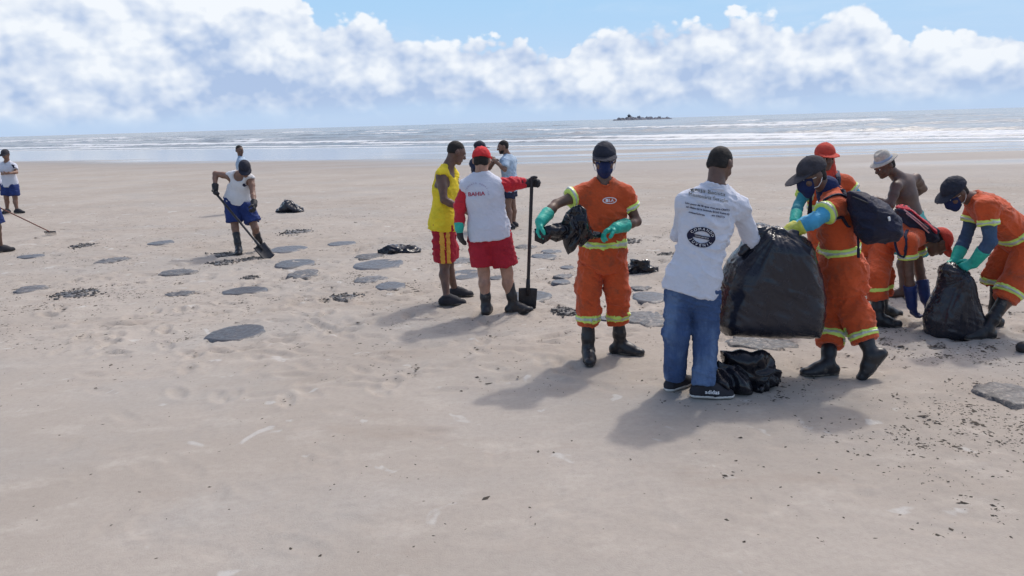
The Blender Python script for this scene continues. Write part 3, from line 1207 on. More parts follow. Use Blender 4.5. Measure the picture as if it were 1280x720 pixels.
    def mask(s, mat, straps=True, low=0.0):
        F = s.head_field(None, .006, False)
        F.rc(s.H(0, .100, -.005), s.H(0, .108, -.05), .028, .03, .03)
        F.rc(s.H(0, .092, -.05), s.H(0, .075, -.095 - low), .032, .034, .03)
        F.cut(s.H(0, .05, .004), s.hup + s.hdir * -.25)
        F.cut(s.H(0, .040, 0), -s.hdir)
        o = part('face_mask', F, mat, s.root, min(s.vox, .007), cloth(.002, 24, s.seed))
        if straps:
            for sg in (-1, 1):
                for u0, u1 in ((-.005, .012), (-.075, -.02)):
                    V, Q = tube([s.H(.060 * sg, .048, u0), s.H(.074 * sg, .02, u0), s.H(.086 * sg, -.006, (u0 + u1) / 2), s.H(.088 * sg, -.022, u1)], .0028, 6)
                    solid('mask_strap', V, Q, WSTRAP, o)
        return o

    def shirt(s, mat, sleeve=.6, off=.018, loose=.012, hem=.14, amp=.008, tank=False, name='shirt', slmat=None, sl_off=.020, neck=.066,
              hemdir=None):
        up = U(s.ch - s.pel)
        hp = s.pel - up * hem
        s.hem = hem
        T = s.torso_field(off, True, hp, loose)
        T.cut(hp, -up)
        T.rc(s.nk - s.up * .015 + s.cf * .012, s.nk + s.up * .2, neck * s.b, neck * s.b + .01, .012, None, 's')
        if tank:
            mid = (s.sl + s.sr) / 2
            w = np.linalg.norm(s.sr - s.sl) / 2
            for k, sg in (('l', -1), ('r', 1)):
                sh = getattr(s, 's' + k)
                c = sh + s.slat * sg * .028 - s.up * .05
                T.rc(c - s.cf * .3, c + s.cf * .3, .078, .078, .03, None, 's')
                T.cut(mid + s.slat * sg * (w + .075), s.slat * sg)
            T.rc(s.nk + s.cf * .09 - s.up * .02, s.nk + s.cf * .2, .085, .085, .03, None, 's')
        G = Field()
        G.sub(T, .03)
        s.sleeves = {}
        for k in 'lr':
            fr = sleeve.get(k, 0) if isinstance(sleeve, dict) else sleeve
            if fr <= 0:
                continue
            sh, e, w = getattr(s, 's' + k), getattr(s, 'e' + k), getattr(s, 'w' + k)
            S = Field()
            b = s.b
            end = sh + (e - sh) * min(fr, 1.0)
            if fr <= 1:
                S.rc(sh, end + (e - sh) * .2, .060 * b + sl_off, .056 * b + sl_off * 1.1, .03)
                S.cut(end, e - sh)
            else:
                end = e + (w - e) * (fr - 1)
                S.rc(sh, e, .052 * b + sl_off * .7, .046 * b + sl_off * .7, .03)
                S.rc(e, end + (w - e) * .1, .046 * b + sl_off * .7, .032 * b + sl_off * .6, .03)
                S.cut(end, w - e)
            s.sleeves[k] = S
            if slmat is None:
                G.sub(S, .035)
            else:
                part('sleeve', S, slmat, s.root, s.vox, cloth(amp, 14, s.seed + 3))
        s.shirtF = G
        s.shirtD = cloth(amp, 9, s.seed)
        o = part(name, G, mat, s.root, s.vox, s.shirtD)
        s.shirt_o = o
        return o

    def collar(s, mat, neck=.066, r=.0075):
        bv = s.bvh(s.shirt_o)
        c = s.nk - s.up * .004 + s.cf * .008
        pts = []
        for i in range(25):
            t = 2 * math.pi * i / 24
            q = c + (s.slat * math.cos(t) + s.cf * math.sin(t)) * (neck * s.b + .008)
            h = bv.find_nearest(Vector(q))
            pts.append(np.array(h[0]) + np.array(h[1]) * .002 if h[0] is not None else q)
        V, Q = tube(pts, r, 8)
        return solid('collar', V, Q, mat, s.shirt_o)

    def pants(s, mat, end=.72, off=.028, short=False, amp=.013, name='trousers', top=.10, low=None, ends=None):
        F = Field()
        up = U(s.ch - s.pel)
        pf = U(np.cross(s.lat, up))
        T = Field()
        if getattr(s, 'hem', None):
            top = min(top, .02 - s.hem) if up[2] > .8 else top
        T.rc(s.pel + up * max(top, 0), s.pel - np.array([0, 0, .02]), .146 * s.b + .006, .158 * s.b + .008, .05, (pf, .74))
        T.cut(s.pel + up * (top + .03), up)
        F.sub(T, .05)
        for k in 'lr':
            L = Field()
            h, kn, a = getattr(s, 'h' + k), getattr(s, 'k' + k), getattr(s, 'a' + k)
            e = (ends or {}).get(k, end)
            b = s.b
            if short:
                L.rc(h, h + (kn - h) * (e + .2), .098 * b + off * .6, .088 * b + off, .05)
                L.cut(h + (kn - h) * e, kn - h)
            else:
                L.rc(h, kn, .098 * b + off * .5, .066 * b + off, .05)
                L.rc(kn, a, .066 * b + off, .050 * b + (low if low is not None else off), .04)
                L.cut(kn + (a - kn) * e, a - kn)
            F.sub(L, .03)
        if getattr(s, 'hem', None) and up[2] > .8:
            F.cut(s.pel + up * (top + .05), up)
        s.pantF, s.pantD = F, cloth(amp, 9, s.seed + 5)
        s.pant_o = part(name, F, mat, s.root, s.vox, s.pantD)
        return s.pant_o

    def band(s, F, D, p, n, ball, hw=.026, parent=None, lime=LIME, silver=True, vox=None):
        vox = vox or min(s.vox, .008)
        n = U(n)
        G = F.copy().off(.005).cut(p + n * hw, n).cut(p - n * hw, -n)
        box = (p - ball, p + ball)
        v, q = G.mesh(vox, box)
        if not len(v):
            return
        def clean(v, q):
            c = v[q].mean(1)
            keep = (np.abs(c - p) < ball - 1e-4).all(1)
            return q[keep]
        nn = vnormals(v, q)
        v2 = v + nn * D(v, nn)[:, None]
        o = solid('reflective_band', v2, clean(v, q), lime, parent or s.root)
        if silver:
            G2 = F.copy().off(.009).cut(p + n * hw * .36, n).cut(p - n * hw * .36, -n)
            v, q = G2.mesh(vox * .8, box)
            if len(v):
                nn = vnormals(v, q)
                solid('silver_strip', v + nn * D(v, nn)[:, None], clean(v, q), SILV, o)

    def sleeve_band(s, k, fr=.5, **kw):
        sh, e = getattr(s, 's' + k), getattr(s, 'e' + k)
        s.band(s.sleeves[k], s.shirtD, sh + (e - sh) * fr, e - sh, .14, **kw)

    def leg_band(s, k, fr=.6, **kw):
        kn, a = getattr(s, 'k' + k), getattr(s, 'a' + k)
        s.band(s.pantF, s.pantD, kn + (a - kn) * fr, a - kn, .135, **kw)

    def arm_sleeve(s, k, mat, fr0=.35):
        """close-fitting sun sleeve from under the shirt to the wrist"""
        sh, e, w = getattr(s, 's' + k), getattr(s, 'e' + k), getattr(s, 'w' + k)
        F = s.arm(Field(), k, .007)
        F.cut(sh + (e - sh) * fr0, sh - e) if False else None
        return part('arm_sleeve', F, mat, s.root, s.vox, cloth(.004, 26, s.seed + 9))

    def foot_field(s, k, pad=0.0, off=0.0):
        g, d, u = getattr(s, 'g' + k), s.fdir[k], s.fup[k]
        L = s.flen
        F = Field()
        lt = np.cross(u, d)
        hl = g - d * .05 + u * .04
        F.rc(hl, g + d * (L - .16) + u * .036, .042 + off, .046 + off, .02)
        F.rc(g + d * (L - .17) + u * .034 + lt * .004, g + d * (L - .09) + u * .028, .048 + off, .038 + off, .02, (u, .8))
        F.rc(g + u * .085, g + d * .07 + u * .06, .046 + off, .042 + off, .03)
        F.cut(g + u * (.002), -u)
        return F

    def boot(s, k, mat=BOOT, top=.30, off=.004, sole_mat=SOLEK, rad=.057, name='boot'):
        a, kn, u = getattr(s, 'a' + k), getattr(s, 'k' + k), s.fup[k]
        up = U(kn - a)
        F = s.foot_field(k, 0, off)
        S = Field()
        S.rc(a - up * .01, a + up * .1, .044, .048, .03)
        S.rc(a + up * .1, a + up * (top + .08), .048, rad + .004, .04)
        S.cut(a + up * top, up)
        F.sub(S, .03)
        o = part(name, F, mat, s.root, min(s.vox, .0085), cloth(.003, 12, s.seed))
        g, d = getattr(s, 'g' + k), s.fdir[k]
        Z = s.foot_field(k, 0, off + .005).cut(g + u * .020, u)
        part('sole', Z, sole_mat, o, min(s.vox, .0075))
        return o

    def shoe(s, k, mat=SHOEK, sole_mat=SOLEW, sole=.026):
        g, d, u = getattr(s, 'g' + k), s.fdir[k], s.fup[k]
        F = s.foot_field(k, 0, .006)
        F.cut(g + u * .115, u - d * .25)
        o = part('shoe', F, mat, s.root, min(s.vox, .0075), cloth(.002, 22, s.seed))
        Z = s.foot_field(k, 0, .011).cut(g + u * sole, u)
        part('sole', Z, sole_mat, o, min(s.vox, .0075))
        return o

    def bvh(s, o):
        me = o.data
        b = Vector(worldpos(o))
        return BVHTree.FromPolygons([v.co + b for v in me.vertices], [p.vertices[:] for p in me.polygons])


def text_geo(txt, size, bold=0.0):
    cu = bpy.data.curves.new('lettering', 'FONT')
    cu.body = txt
    cu.size = size
    cu.align_x = 'CENTER'
    cu.align_y = 'CENTER'
    cu.offset = bold * size
    cu.resolution_u = 3
    o = bpy.data.objects.new('lettering', cu)
    COL.objects.link(o)
    dg = bpy.context.evaluated_depsgraph_get()
    me = o.evaluated_get(dg).to_mesh()
    v = np.array([p.co[:2] for p in me.vertices]) if len(me.vertices) else np.zeros((0, 2))
    f = [tuple(p.vertices) for p in me.polygons]
    o.evaluated_get(dg).to_mesh_clear()
    bpy.data.objects.remove(o)
    bpy.data.curves.remove(cu)
    return v, f


def project(bv, uv, faces, O, R, Up, n, lift=.006):
    """lay flat lettering on a garment: drop each corner along n onto the cloth"""
    V = []
    for a, b in uv:
        p = O + R * a + Up * b - n * .4
        h = bv.ray_cast(Vector(p), Vector(n), 1.2)
        if h[0] is None:
            V.append(O + R * a + Up * b)
        else:
            V.append(np.array(h[0]) - n * lift)
    return np.array(V), faces


def ring_geo(rx, ry, rx2, ry2, seg=48):
    V = [(rx * math.cos(2 * math.pi * i / seg), ry * math.sin(2 * math.pi * i / seg)) for i in range(seg)]
    V += [(rx2 * math.cos(2 * math.pi * i / seg), ry2 * math.sin(2 * math.pi * i / seg)) for i in range(seg)]
    F = [(i, (i + 1) % seg, seg + (i + 1) % seg, seg + i) for i in range(seg)]
    return np.array(V), F


def rect_geo(w, h, nx=10, ny=2):
    V = [(-w / 2 + w * i / nx, -h / 2 + h * j / ny) for j in range(ny + 1) for i in range(nx + 1)]
    F = [(j * (nx + 1) + i, j * (nx + 1) + i + 1, (j + 1) * (nx + 1) + i + 1, (j + 1) * (nx + 1) + i) for j in range(ny) for i in range(nx)]
    return np.array(V), F


def arc_text(txt, size, rx, ry, a0, a1, flip=False):
    V, F = [], []
    n = len(txt)
    for i, ch in enumerate(txt):
        if ch == ' ':
            continue
        v, f = text_geo(ch, size)
        a = math.radians(a0 + (a1 - a0) * (i + .5) / n)
        t = a - math.pi / 2 if not flip else a + math.pi / 2
        c, s_ = math.cos(t), math.sin(t)
        o = len(V)
        for x, y in v:
            V.append((rx * math.cos(a) + x * c - y * s_, ry * math.sin(a) + x * s_ + y * c))
        F += [tuple(k + o for k in q) for q in f]
    return np.array(V), F


WORKERS = 'orange uniformed clean-up workers'
CAMDIR = lambda p: U(p - CAMP)

# ---- worker in orange holding out a crumpled bag, facing the camera
pI = Person(dict(hd=(755.5, 200, -.03), nk=(755, 229, 0), pel=(754, 318, .03), sl=(729, 236, .0), sr=(783, 238, .0),
                 el=(695, 255, -.10), er=(796, 277, .02), wl=(676, 277, -.30), wr=(770, 285, -.22),
                 kl=(735, 362, -.02), kr=(771, 362, 0), fl=(735.5, 449, -92), fr=(775, 442, -22)),
            -90, SKIN_D, 'worker in orange uniform and navy mask holding out a torn black bag with both hands', WORKERS, .0085, .93, hpitch=-14,
            hyaw=-95, seed=1.3)
pI.report('I')
pI.body()
pI.eyes()
pI.shirt(ORANGE, .52, hem=.13, loose=.016, amp=.012)
pI.pants(ORANGE, .60, off=.036, low=.036)
for k in 'lr':
    pI.boot(k, top=.27)
    pI.sleeve_band(k, .46)
    pI.leg_band(k, .47)
pI.band(pI.shirtF, pI.shirtD, pI.pel + pI.up * .10, pI.up, .30, parent=pI.shirt_o)
pI.glove('l', GLT, dict(dir=(-.25, -.2, -.95), palm=(.9, -.2, -.2), thumb=(.2, -.9, .1), curl=38), .13)
pI.glove('r', GLT, dict(dir=(-.95, -.25, -.25), palm=(-.2, -.3, -.9), thumb=(-.3, -.8, .5), curl=35), .15)
pI.cap(CAPN, .07)
pI.mask(MASKB)
bv = pI.bvh(pI.shirt_o)
O = at(764, 252, pI.Y - .2)
R_, U_ = np.array([1.0, 0, -.03]), np.array([0.03, 0, 1.0])
nn = np.array([0, 1.0, 0])
frm, ff = ring_geo(.058, .026, .050, .020, 32)
o = solid('chest_badge', *project(bv, frm, ff, O, R_, U_, nn), INKW, pI.root, False)
v_, f_ = text_geo('LA', .034, .02)
solid('lettering', *project(bv, v_ + np.array([.012, 0]), f_, O, R_, U_, nn), INKW, o, False)
v_, f_ = rect_geo(.022, .024, 3, 2)
solid('badge_mark', *project(bv, v_ + np.array([-.022, 0]), f_, O, R_, U_, nn, .0045), INKW, o, False)

# ---- man in white long-sleeved shirt and jeans, back to the camera
pJ = Person(dict(hd=(900, 206, .14), nk=(895, 236, .07), pel=(866, 350, 0), sl=(857, 247, .05), sr=(927, 255, .10),
                 el=(850, 292, .22), er=(940, 300, .20), wl=(880, 318, .42), wr=(962, 296, .36),
                 kl=(846, 414, .02), kr=(882, 414, .02), fl=(843, 486, 40), fr=(879, 496, -8), ch=(884, 280, .03)),
            62, SKIN_D, 'man in white printed long-sleeved shirt and blue jeans gripping the full black bag', None, .0085, 1.0, hyaw=45,
            hpitch=-28, seed=4.1)
pJ.report('J')
pJ.body(hands=dict(l=dict(dir=(.7, .5, -.1), palm=(0, .3, -1), thumb=(.3, .6, .5), curl=40), r=dict(dir=(.9, .4, .1), palm=(0, .3, -1), thumb=(0, .8, .5), curl=42)))
pJ.hair(low=-.035)
pJ.shirt(WHITE, 1.86, hem=.10, loose=-.004, amp=.012, sl_off=.018)
pJ.pants(DENIM, 1.0, off=.021, low=.028, amp=.011, name='jeans')
for k in 'lr':
    pJ.shoe(k)
bv = pJ.bvh(pJ.shirt_o)
tx = U(at(918, 262, pJ.Y) - at(872, 254, pJ.Y))
ty = U(np.cross(np.array([0, -1.0, 0]), -tx))
ty = U(np.array([-tx[2], 0, tx[0]]))
nn = np.array([0, 1.0, 0])
px2m = pJ.Y / FOC


def back_text(txt, px, py, wpx, size, mat, bold=0.0):
    v, f = text_geo(txt, size, bold)
    w = v[:, 0].max() - v[:, 0].min()
    v[:, 0] *= wpx * px2m / w
    O = at(px, py, pJ.Y - .1)
    return solid('print_lettering', *project(bv, v, f, O, tx, ty, nn, .010), mat, pJ.shirt_o, False)


back_text('Igreja Batista', 889, 241, 44, .034, INKG)
back_text('Missionária Geração', 889, 248, 49, .034, INKG)
back_text('Um povo de fé que vive para CRISTO', 887, 259.5, 57, .017, INK, .03)
back_text('sal desta terra levando BONS frutos DE', 887, 264, 55, .017, INK, .03)
back_text('misericórdia', 872, 265.5 + 2, 18, .016, INK, .03)
back_text('em CRISTO', 898, 270.5, 17, .017, INK, .03)
Oe = at(877, 296.3, pJ.Y - .1)
rx, ry = 17 * px2m, 12.6 * px2m
v_, f_ = ring_geo(rx, ry, rx * .62, ry * .60)
emb = solid('print_emblem', *project(bv, v_, f_, Oe, tx, ty, nn), INK, pJ.shirt_o, False)
v_, f_ = rect_geo(rx * 1.5, ry * .30, 14, 2)
solid('emblem_bar', *project(bv, v_, f_, Oe, tx, ty, nn, .007), INK, emb, False)
v_, f_ = arc_text('COMANDO', .026, rx * .80, ry * .80, 165, 15)
solid('emblem_lettering', *project(bv, v_, f_, Oe, tx, ty, nn, .009), INKW, emb, False)
v_, f_ = arc_text('JUVENIL', .026, rx * .80, ry * .80, 200, 340, True)
solid('emblem_lettering', *project(bv, v_, f_, Oe, tx, ty, nn, .009), INKW, emb, False)
v_, f_ = text_geo('IGREJA BATISTA', .013)
solid('emblem_lettering', *project(bv, v_, f_, Oe, tx, ty, nn, .009), INKW, emb, False)
# lettering on the outer side of the right shoe
sh_o = [c for c in pJ.root.children if c.name.startswith('shoe')][-1]
bv = pJ.bvh(sh_o)
v_, f_ = text_geo('adidas', .04, .02)
g_, d_ = pJ.gr, pJ.fdir['r']
side = np.cross(np.array([0, 0, 1.0]), d_)
solid('shoe_lettering', *project(bv, v_ * np.array([1.0, .95]), f_, g_ + d_ * .055 - side * .08 + np.array([0, 0, .055]), d_, np.array([0, 0, 1.0]), side, .003), INKW, sh_o, False)

# ---- worker walking with the big bag, seen from his left side
pK = Person(dict(hd=(1015, 219, -.02), nk=(1042, 240, .02), pel=(1053, 343, .03), sl=(1041, 253, -.16), sr=(1044, 247, .20),
                 el=(1019, 276, -.24), er=(1015, 276, .26), wl=(996, 287, -.20), wr=(988, 286, .22),
                 kl=(1040, 395, .10), kr=(1072, 398, -.10), fl=(1034, 468, 183), fr=(1100, 452, 178, 1, 5.52), ch=(1046, 278, .02)),
            183, SKIN_D, 'worker in orange walking with the full black bag, dark brimmed cap, blue sleeves, navy backpack', WORKERS, .0085, 1.02,
            hyaw=190, hpitch=-24, seed=7.7, tilt=dict(r=52))
pK.report('K')
pK.body()
pK.eyes()
pK.shirt(ORANGE, .50, hem=.13, loose=.020, off=.02, amp=.012)
pK.pants(ORANGE, .62, off=.042, low=.040, ends=dict(l=.62, r=.62))
for k in 'lr':
    pK.boot(k, top=.27)
    pK.leg_band(k, .44)
    pK.arm_sleeve(k, ARMB)
    pK.sleeve_band(k, .44)
pK.band(pK.shirtF, pK.shirtD, at(1050, 311, pK.Y), U(pK.ch - pK.pel), .34, parent=pK.shirt_o, hw=.03)
pK.glove('l', GLY, dict(dir=(-.9, 0, -.3), palm=(-.1, .2, -1), thumb=(-.2, .9, .2), curl=42), .05)
pK.glove('r', GLY, dict(dir=(-.9, 0, -.3), palm=(-.1, -.2, -1), thumb=(-.2, -.9, .2), curl=42), .05)
pK.hair(low=-.05)
pK.cap(GREYHAT, .115, tip=.012)
pK.mask(MASKB, low=.02)
F = Field()
F.rc(pK.nk - pK.up * .02 + pK.cf * .03, pK.nk + U(pK.hd - pK.nk) * .07, .088, .080, .03)
part('neck_scarf', F, MASKB, pK.root, .008, cloth(.007, 18, 2))


def backpack(p, poly, Y, T, R, mat, label, straps, seed, extra=None, vox=.009, ey=(0, 1, 0), group='backpacks'):
    c = at(*np.mean(poly, 0), Y)
    ey = U(ey)
    ez = np.array([0, 0, 1.0])
    ex = np.cross(ey, ez)
    pl = [((at(x, y, Y) - c) @ ex, (at(x, y, Y) - c) @ ez) for x, y in poly]
    F = Field().pillow(pl, c, ex, ez, ey, T, R)
    rt = root('backpack', (c[0], c[1], min(at(x, y, Y)[2] for x, y in poly)), label, 'backpack', group)
    part('pack_body', F, mat, rt, vox, cloth(.012, 8, seed))
    if extra:
        extra(rt, c, ex, ey, ez)
    bvp = p.bvh(p.shirt_o)
    for pts, r, m_ in straps:
        pts = np.asarray(pts)
        tt = np.linspace(0, len(pts) - 1, 6 * len(pts))
        pts = np.stack([np.interp(tt, np.arange(len(pts)), pts[:, k]) for k in range(3)], -1)
        hug = []
        for q_ in pts:
            h_ = bvp.find_nearest(Vector(q_))
            hug.append(np.array(h_[0]) + np.array(h_[1]) * .007 if r > .012 and h_[0] is not None and h_[3] < .14 else q_)
        V, Q = tube(hug, r, 8, .6)
        solid('shoulder_strap', V, Q, m_, rt)
    return rt


def pk_extra(rt, c, ex, ey, ez):
    # front pocket, zip line and white tag on the side turned to the camera
    q = [((at(x, y, 5.4) - c) @ ex, (at(x, y, 5.4) - c) @ ez) for x, y in ((1084, 262), (1116, 272), (1117, 294), (1090, 297))]
    F = Field().pillow(q, c - ey * .10, ex, ez, ey, .05, .04)
    pk = part('front_pocket', F, PACKN, rt, .009, cloth(.008, 12, 5))
    V, Q = tube([at(1066, 246, 5.33), at(1090, 256, 5.29), at(1116, 270, 5.30), at(1121, 284, 5.33)], .006, 6)
    solid('zip', V, Q, GLK, rt)
    V, Q = tube([at(1111, 271, 5.25), at(1112, 276, 5.25)], .008, 6)
    solid('zip_tag', V, Q, WSTRAP, rt)


sh = pK.sl
backpack(pK, [(1062, 240), (1072, 238), (1105, 254), (1122, 270), (1125, 290), (1116, 302), (1085, 304), (1074, 296), (1066, 270)], 5.45, .19, .13, PACKN,
         'navy blue backpack on the back of the worker carrying the full bag',
         [([at(1066, 242, 5.60), at(1054, 238, 5.58), at(1040, 246, 5.58), at(1034, 258, 5.58), at(1040, 270, 5.54), at(1056, 276, 5.50), at(1072, 286, 5.50)], .014, PACKN),
          ([at(1072, 284, 5.50), at(1072.5, 296, 5.50), at(1073, 310, 5.49), at(1073, 322, 5.50)], .011, PACKN),
          ([at(1068, 242, 5.62), at(1055, 236, 5.68), at(1045, 244, 5.72), at(1052, 272, 5.72), at(1075, 292, 5.62)], .020, PACKN)], 3.3, pk_extra)

# ---- worker behind, red cap
pL = Person(dict(hd=(1031, 197, -.04), nk=(1033, 219, .02), pel=(1036, 292, .05), sl=(1010, 228, .02), sr=(1057, 225, .04),
                 el=(998, 256, -.10), er=(1074, 247, .02), wl=(993, 276, -.28), wr=(1066, 268, -.12),
                 kl=(1026, 336, .0), kr=(1047, 336, 0), fl=(1024, 388, -100), fr=(1048, 387, -80)),
            -95, SKIN_D, 'worker in orange with a red cap and neck flap standing behind the bag carrier', WORKERS, .011, 1.0, hpitch=-12, hyaw=-85, seed=2.2)
pL.report('L')
pL.body()
pL.eyes()
pL.shirt(ORANGE, .52, hem=.13)
pL.pants(ORANGE, .6, off=.036)
for k in 'lr':
    pL.boot(k, top=.27)
    pL.arm_sleeve(k, ARMB if k == 'r' else ARMT)
    pL.sleeve_band(k, .46)
    pL.leg_band(k, .45)
pL.band(pL.shirtF, pL.shirtD, pL.pel + pL.up * .30, pL.up, .30, parent=pL.shirt_o)
pL.glove('l', GLT, dict(dir=(-.3, -.6, -.5), palm=(.6, 0, -.6), thumb=(0, -.6, .6), curl=38))
pL.glove('r', GLT, dict(palm=(-.6, 0, -.6), thumb=(0, -.6, .6), curl=30))
pL.cap(ORCAP, .06)
A_ = np.array([pL.hright, pL.hdir, pL.hup])
F = Field().rc(pL.H(0, -.02, .0), pL.nk - pL.up * .03, .088, .098, .03)
F.rc(pL.H(0, .075, -.02), pL.H(0, .09, -.04), .07, .05, .02, None, 's')
F.cut(pL.H(0, 0, .03), pL.hup)
part('neck_flap', F, ORCAP, pL.root, .009, cloth(.006, 16, 3))
for k, x0, x1, tx_ in (('r', 1046, 1050, .02), ('l', 1019, 1014, -.02)):
    V, Q = tube([at(x0, 214, pL.Y + .05), at(x0 + tx_ * 100, 222, pL.Y - .13), at(x1, 240, pL.Y - .17), at(x1 + tx_ * 100, 268, pL.Y - .14)], .024, 8, .4)
    solid('backpack_strap', V, Q, NAVY, pL.root)

# ---- bare-chested man in a straw hat
pM = Person(dict(hd=(1106, 207, -.05), nk=(1124, 221, .0), pel=(1144, 280, .05), sl=(1118, 230, -.14), sr=(1144, 219, .16),
                 el=(1113, 257, -.22), er=(1154, 236, .34), wl=(1100, 250, -.10), wr=(1132, 250, .42),
                 kl=(1128, 330, -.04), kr=(1146, 330, .08), fl=(1128, 372, 175), fr=(1150, 366, 175)),
            158, SKIN_M2, 'bare-chested man in a pale straw hat and teal shorts, looking down', None, .010, .98, hyaw=190, hpitch=-30, seed=3.1, foot=.25)
pM.report('M')
pM.body(hands=dict(l=dict(palm=(0, .3, -1), thumb=(0, .9, .3), curl=35), r=dict(palm=(0, .2, -1), thumb=(0, -.6, .6), curl=45)), barefoot='lr')
pM.eyes()
pM.hair(low=-.04)
pM.pants(TEALSH, .80, off=.03, short=True, name='shorts', top=.09)
A_ = np.array([pM.hright, pM.hdir, pM.hup])
F = Field()
F.rc(pM.H(0, -.012, .05), pM.H(0, -.012, .105), .094, .078, .02)
F.ell(pM.H(0, -.012, .175), A_, (.035, .09, .03), .02, 's')
F.cut(pM.H(0, 0, .045), -pM.hup)
part('hat_crown', F, STRAW, pM.root, .008)
F = Field().ell(pM.H(0, -.012, .052), A_, (.122, .150, .022), .01)
F.ell(pM.H(0, -.012, .030), A_, (.118, .146, .020), .01, 's')
part('hat_brim', F, STRAW, pM.root, .007)
F = Field().rc(pM.H(0, -.012, .052), pM.H(0, -.012, .088), .0985, .0905, .01).cut(pM.H(0, 0, .088), pM.hup).cut(pM.H(0, 0, .06), -pM.hup)
part('hat_band', F, HATBAND, pM.root, .008)

# ---- worker bent double at the tied bag, red and black backpack
pN = Person(dict(hd=(1172, 303, -.02), nk=(1151, 293, -.08), pel=(1099, 299, .20), sl=(1139, 302, -.26), sr=(1147, 295, .10),
                 el=(1136, 343, -.22), er=(1150, 340, .10), wl=(1140, 382, -.20), wr=(1157, 374, .0),
                 kl=(1096, 346, -.12), kr=(1102, 346, .20), fl=(1097, 408, -10), fr=(1102, 396, 5), ch=(1130, 294, 0)),
            0, SKIN_D, 'worker bent double in orange with an orange cap and blue gloves', WORKERS, .009, 1.0, hyaw=0, hpitch=-62, seed=5.2)
pN.report('N')
pN.body()
pN.hair(low=-.02)
pN.shirt(ORANGE, .50, hem=.10, loose=.012)
pN.pants(ORANGE, .55, off=.034, low=.03)
for k in 'lr':
    pN.boot(k, top=.30)
    pN.sleeve_band(k, .44)
    pN.leg_band(k, .30, hw=.015, silver=False)
pN.glove('l', GLB, dict(dir=(.35, .1, -.9), palm=(.8, .2, .2), thumb=(.2, .9, .1), curl=30), .20)
pN.glove('r', GLB, dict(dir=(.2, 0, -.95), palm=(.8, -.2, .2), thumb=(.2, -.9, .1), curl=30), .18)
pN.cap(ORCAP, .08)


def pn_extra(rt, c, ex, ey, ez):
    Yn = pN.Y - .02
    q = [((at(x, y, Yn) - c) @ ex, (at(x, y, Yn) - c) @ ez) for x, y in ((1124, 260), (1131, 256), (1166, 284), (1166, 296), (1156, 292))]
    F = Field().pillow(q, c, ex, ez, ey, .20, .09)
    part('red_panel', F, PACKR, rt, .009, cloth(.006, 12, 5))
    for dx in (0, 5):
        V, Q = tube([at(1130 + dx * .6, 262 + dx * .9, Yn - .20), at(1146 + dx * .5, 274 + dx, Yn - .215), at(1160 + dx * .2, 286 + dx, Yn - .19)], .006, 6)
        solid('piping', V, Q, PACKW, rt)


backpack(pN, [(1122, 262), (1130, 257), (1168, 286), (1169, 300), (1162, 303), (1140, 299), (1124, 284)], pN.Y, .17, .10, PACKN,
         'red and black backpack on the back of the worker bent double',
         [([at(1134, 286, pN.Y - .19), at(1134, 302, pN.Y - .255), at(1133, 320, pN.Y - .26), at(1124, 318, pN.Y - .23), at(1112, 300, pN.Y - .14)], .014, NAVY),
          ([at(1150, 288, pN.Y + .10), at(1152, 303, pN.Y + .20), at(1148, 316, pN.Y + .16)], .014, NAVY)], 8.8, pn_extra)

# ---- worker at the right, stooping over the tied bag
pO = Person(dict(hd=(1194, 241, -.02), nk=(1219, 249, .02), pel=(1279, 300, .05), sl=(1231, 257, -.19), sr=(1218, 251, .22),
                 el=(1238, 302, -.22), er=(1206, 300, .22), wl=(1217, 329, -.10), wr=(1194, 326, .12),
                 kl=(1266, 358, -.12), kr=(1247, 346, .16), fl=(1232, 423, 188), fr=(1242, 408, 185), ch=(1240, 266, .02)),
            190, SKIN_D, 'worker in orange stooping to grip the neck of the tied bag, wearing navy cap', WORKERS, .009, 1.02, hyaw=190,
            hpitch=-42, seed=6.4)
pO.report('O')
pO.body()
pO.eyes()
pO.shirt(ORANGE, .50, hem=.12, loose=.02, off=.02)
pO.pants(ORANGE, .32, off=.042, low=.04, ends=dict(l=.34, r=.16))
for k in 'lr':
    pO.boot(k, top=.33)
    pO.arm_sleeve(k, ARMD)
    pO.sleeve_band(k, .44)
    pO.leg_band(k, .14 if k == 'l' else .06)
pO.band(pO.shirtF, pO.shirtD, at(1262, 296, pO.Y), U(pO.ch - pO.pel), .34, parent=pO.shirt_o, hw=.03)
pO.glove('l', GLT, dict(dir=(-.8, .2, -.4), palm=(-.3, .6, -.5), thumb=(-.5, .2, .8), curl=42), .15)
pO.glove('r', GLT, dict(dir=(-.4, -.3, -.7), palm=(-.2, -.8, -.1), thumb=(-.6, 0, .6), curl=42), .13)
pO.hair(low=-.05)
pO.cap(CAPN, .075)
pO.mask(MASKB, low=.01)

# ---- man in red cap, seen from behind, with the shovel
pF = Person(dict(hd=(602, 201, .05), nk=(602, 219, .02), pel=(611, 288, 0), sl=(582, 228, .02), sr=(621, 228, .02),
                 el=(575, 258, .02), er=(641, 230, .04), wl=(574, 286, -.06), wr=(659, 229, .06),
                 kl=(605, 341, .02), kr=(634, 341, .02), fl=(608, 393, 82), fr=(642, 391, 10)),
            88, SKIN_L, 'man in red cap and white red-sleeved jersey leaning on a shovel', None, .010, 1.06, hyaw=84, hpitch=-14, seed=8.1)
pF.report('F')
pF.body()
pF.hair(HAIR, low=-.045)
pF.shirt(WHITE, 1.88, hem=.09, loose=.016, slmat=RED, amp=.008, name='jersey')
pF.pants(RED2, .82, off=.034, short=True, name='shorts')
for k in 'lr':
    pF.boot(k, top=.24)
pF.glove('l', GLT, dict(dir=(.1, -.1, -1), palm=(.7, .5, 0), thumb=(.5, .8, 0), curl=18), .055)
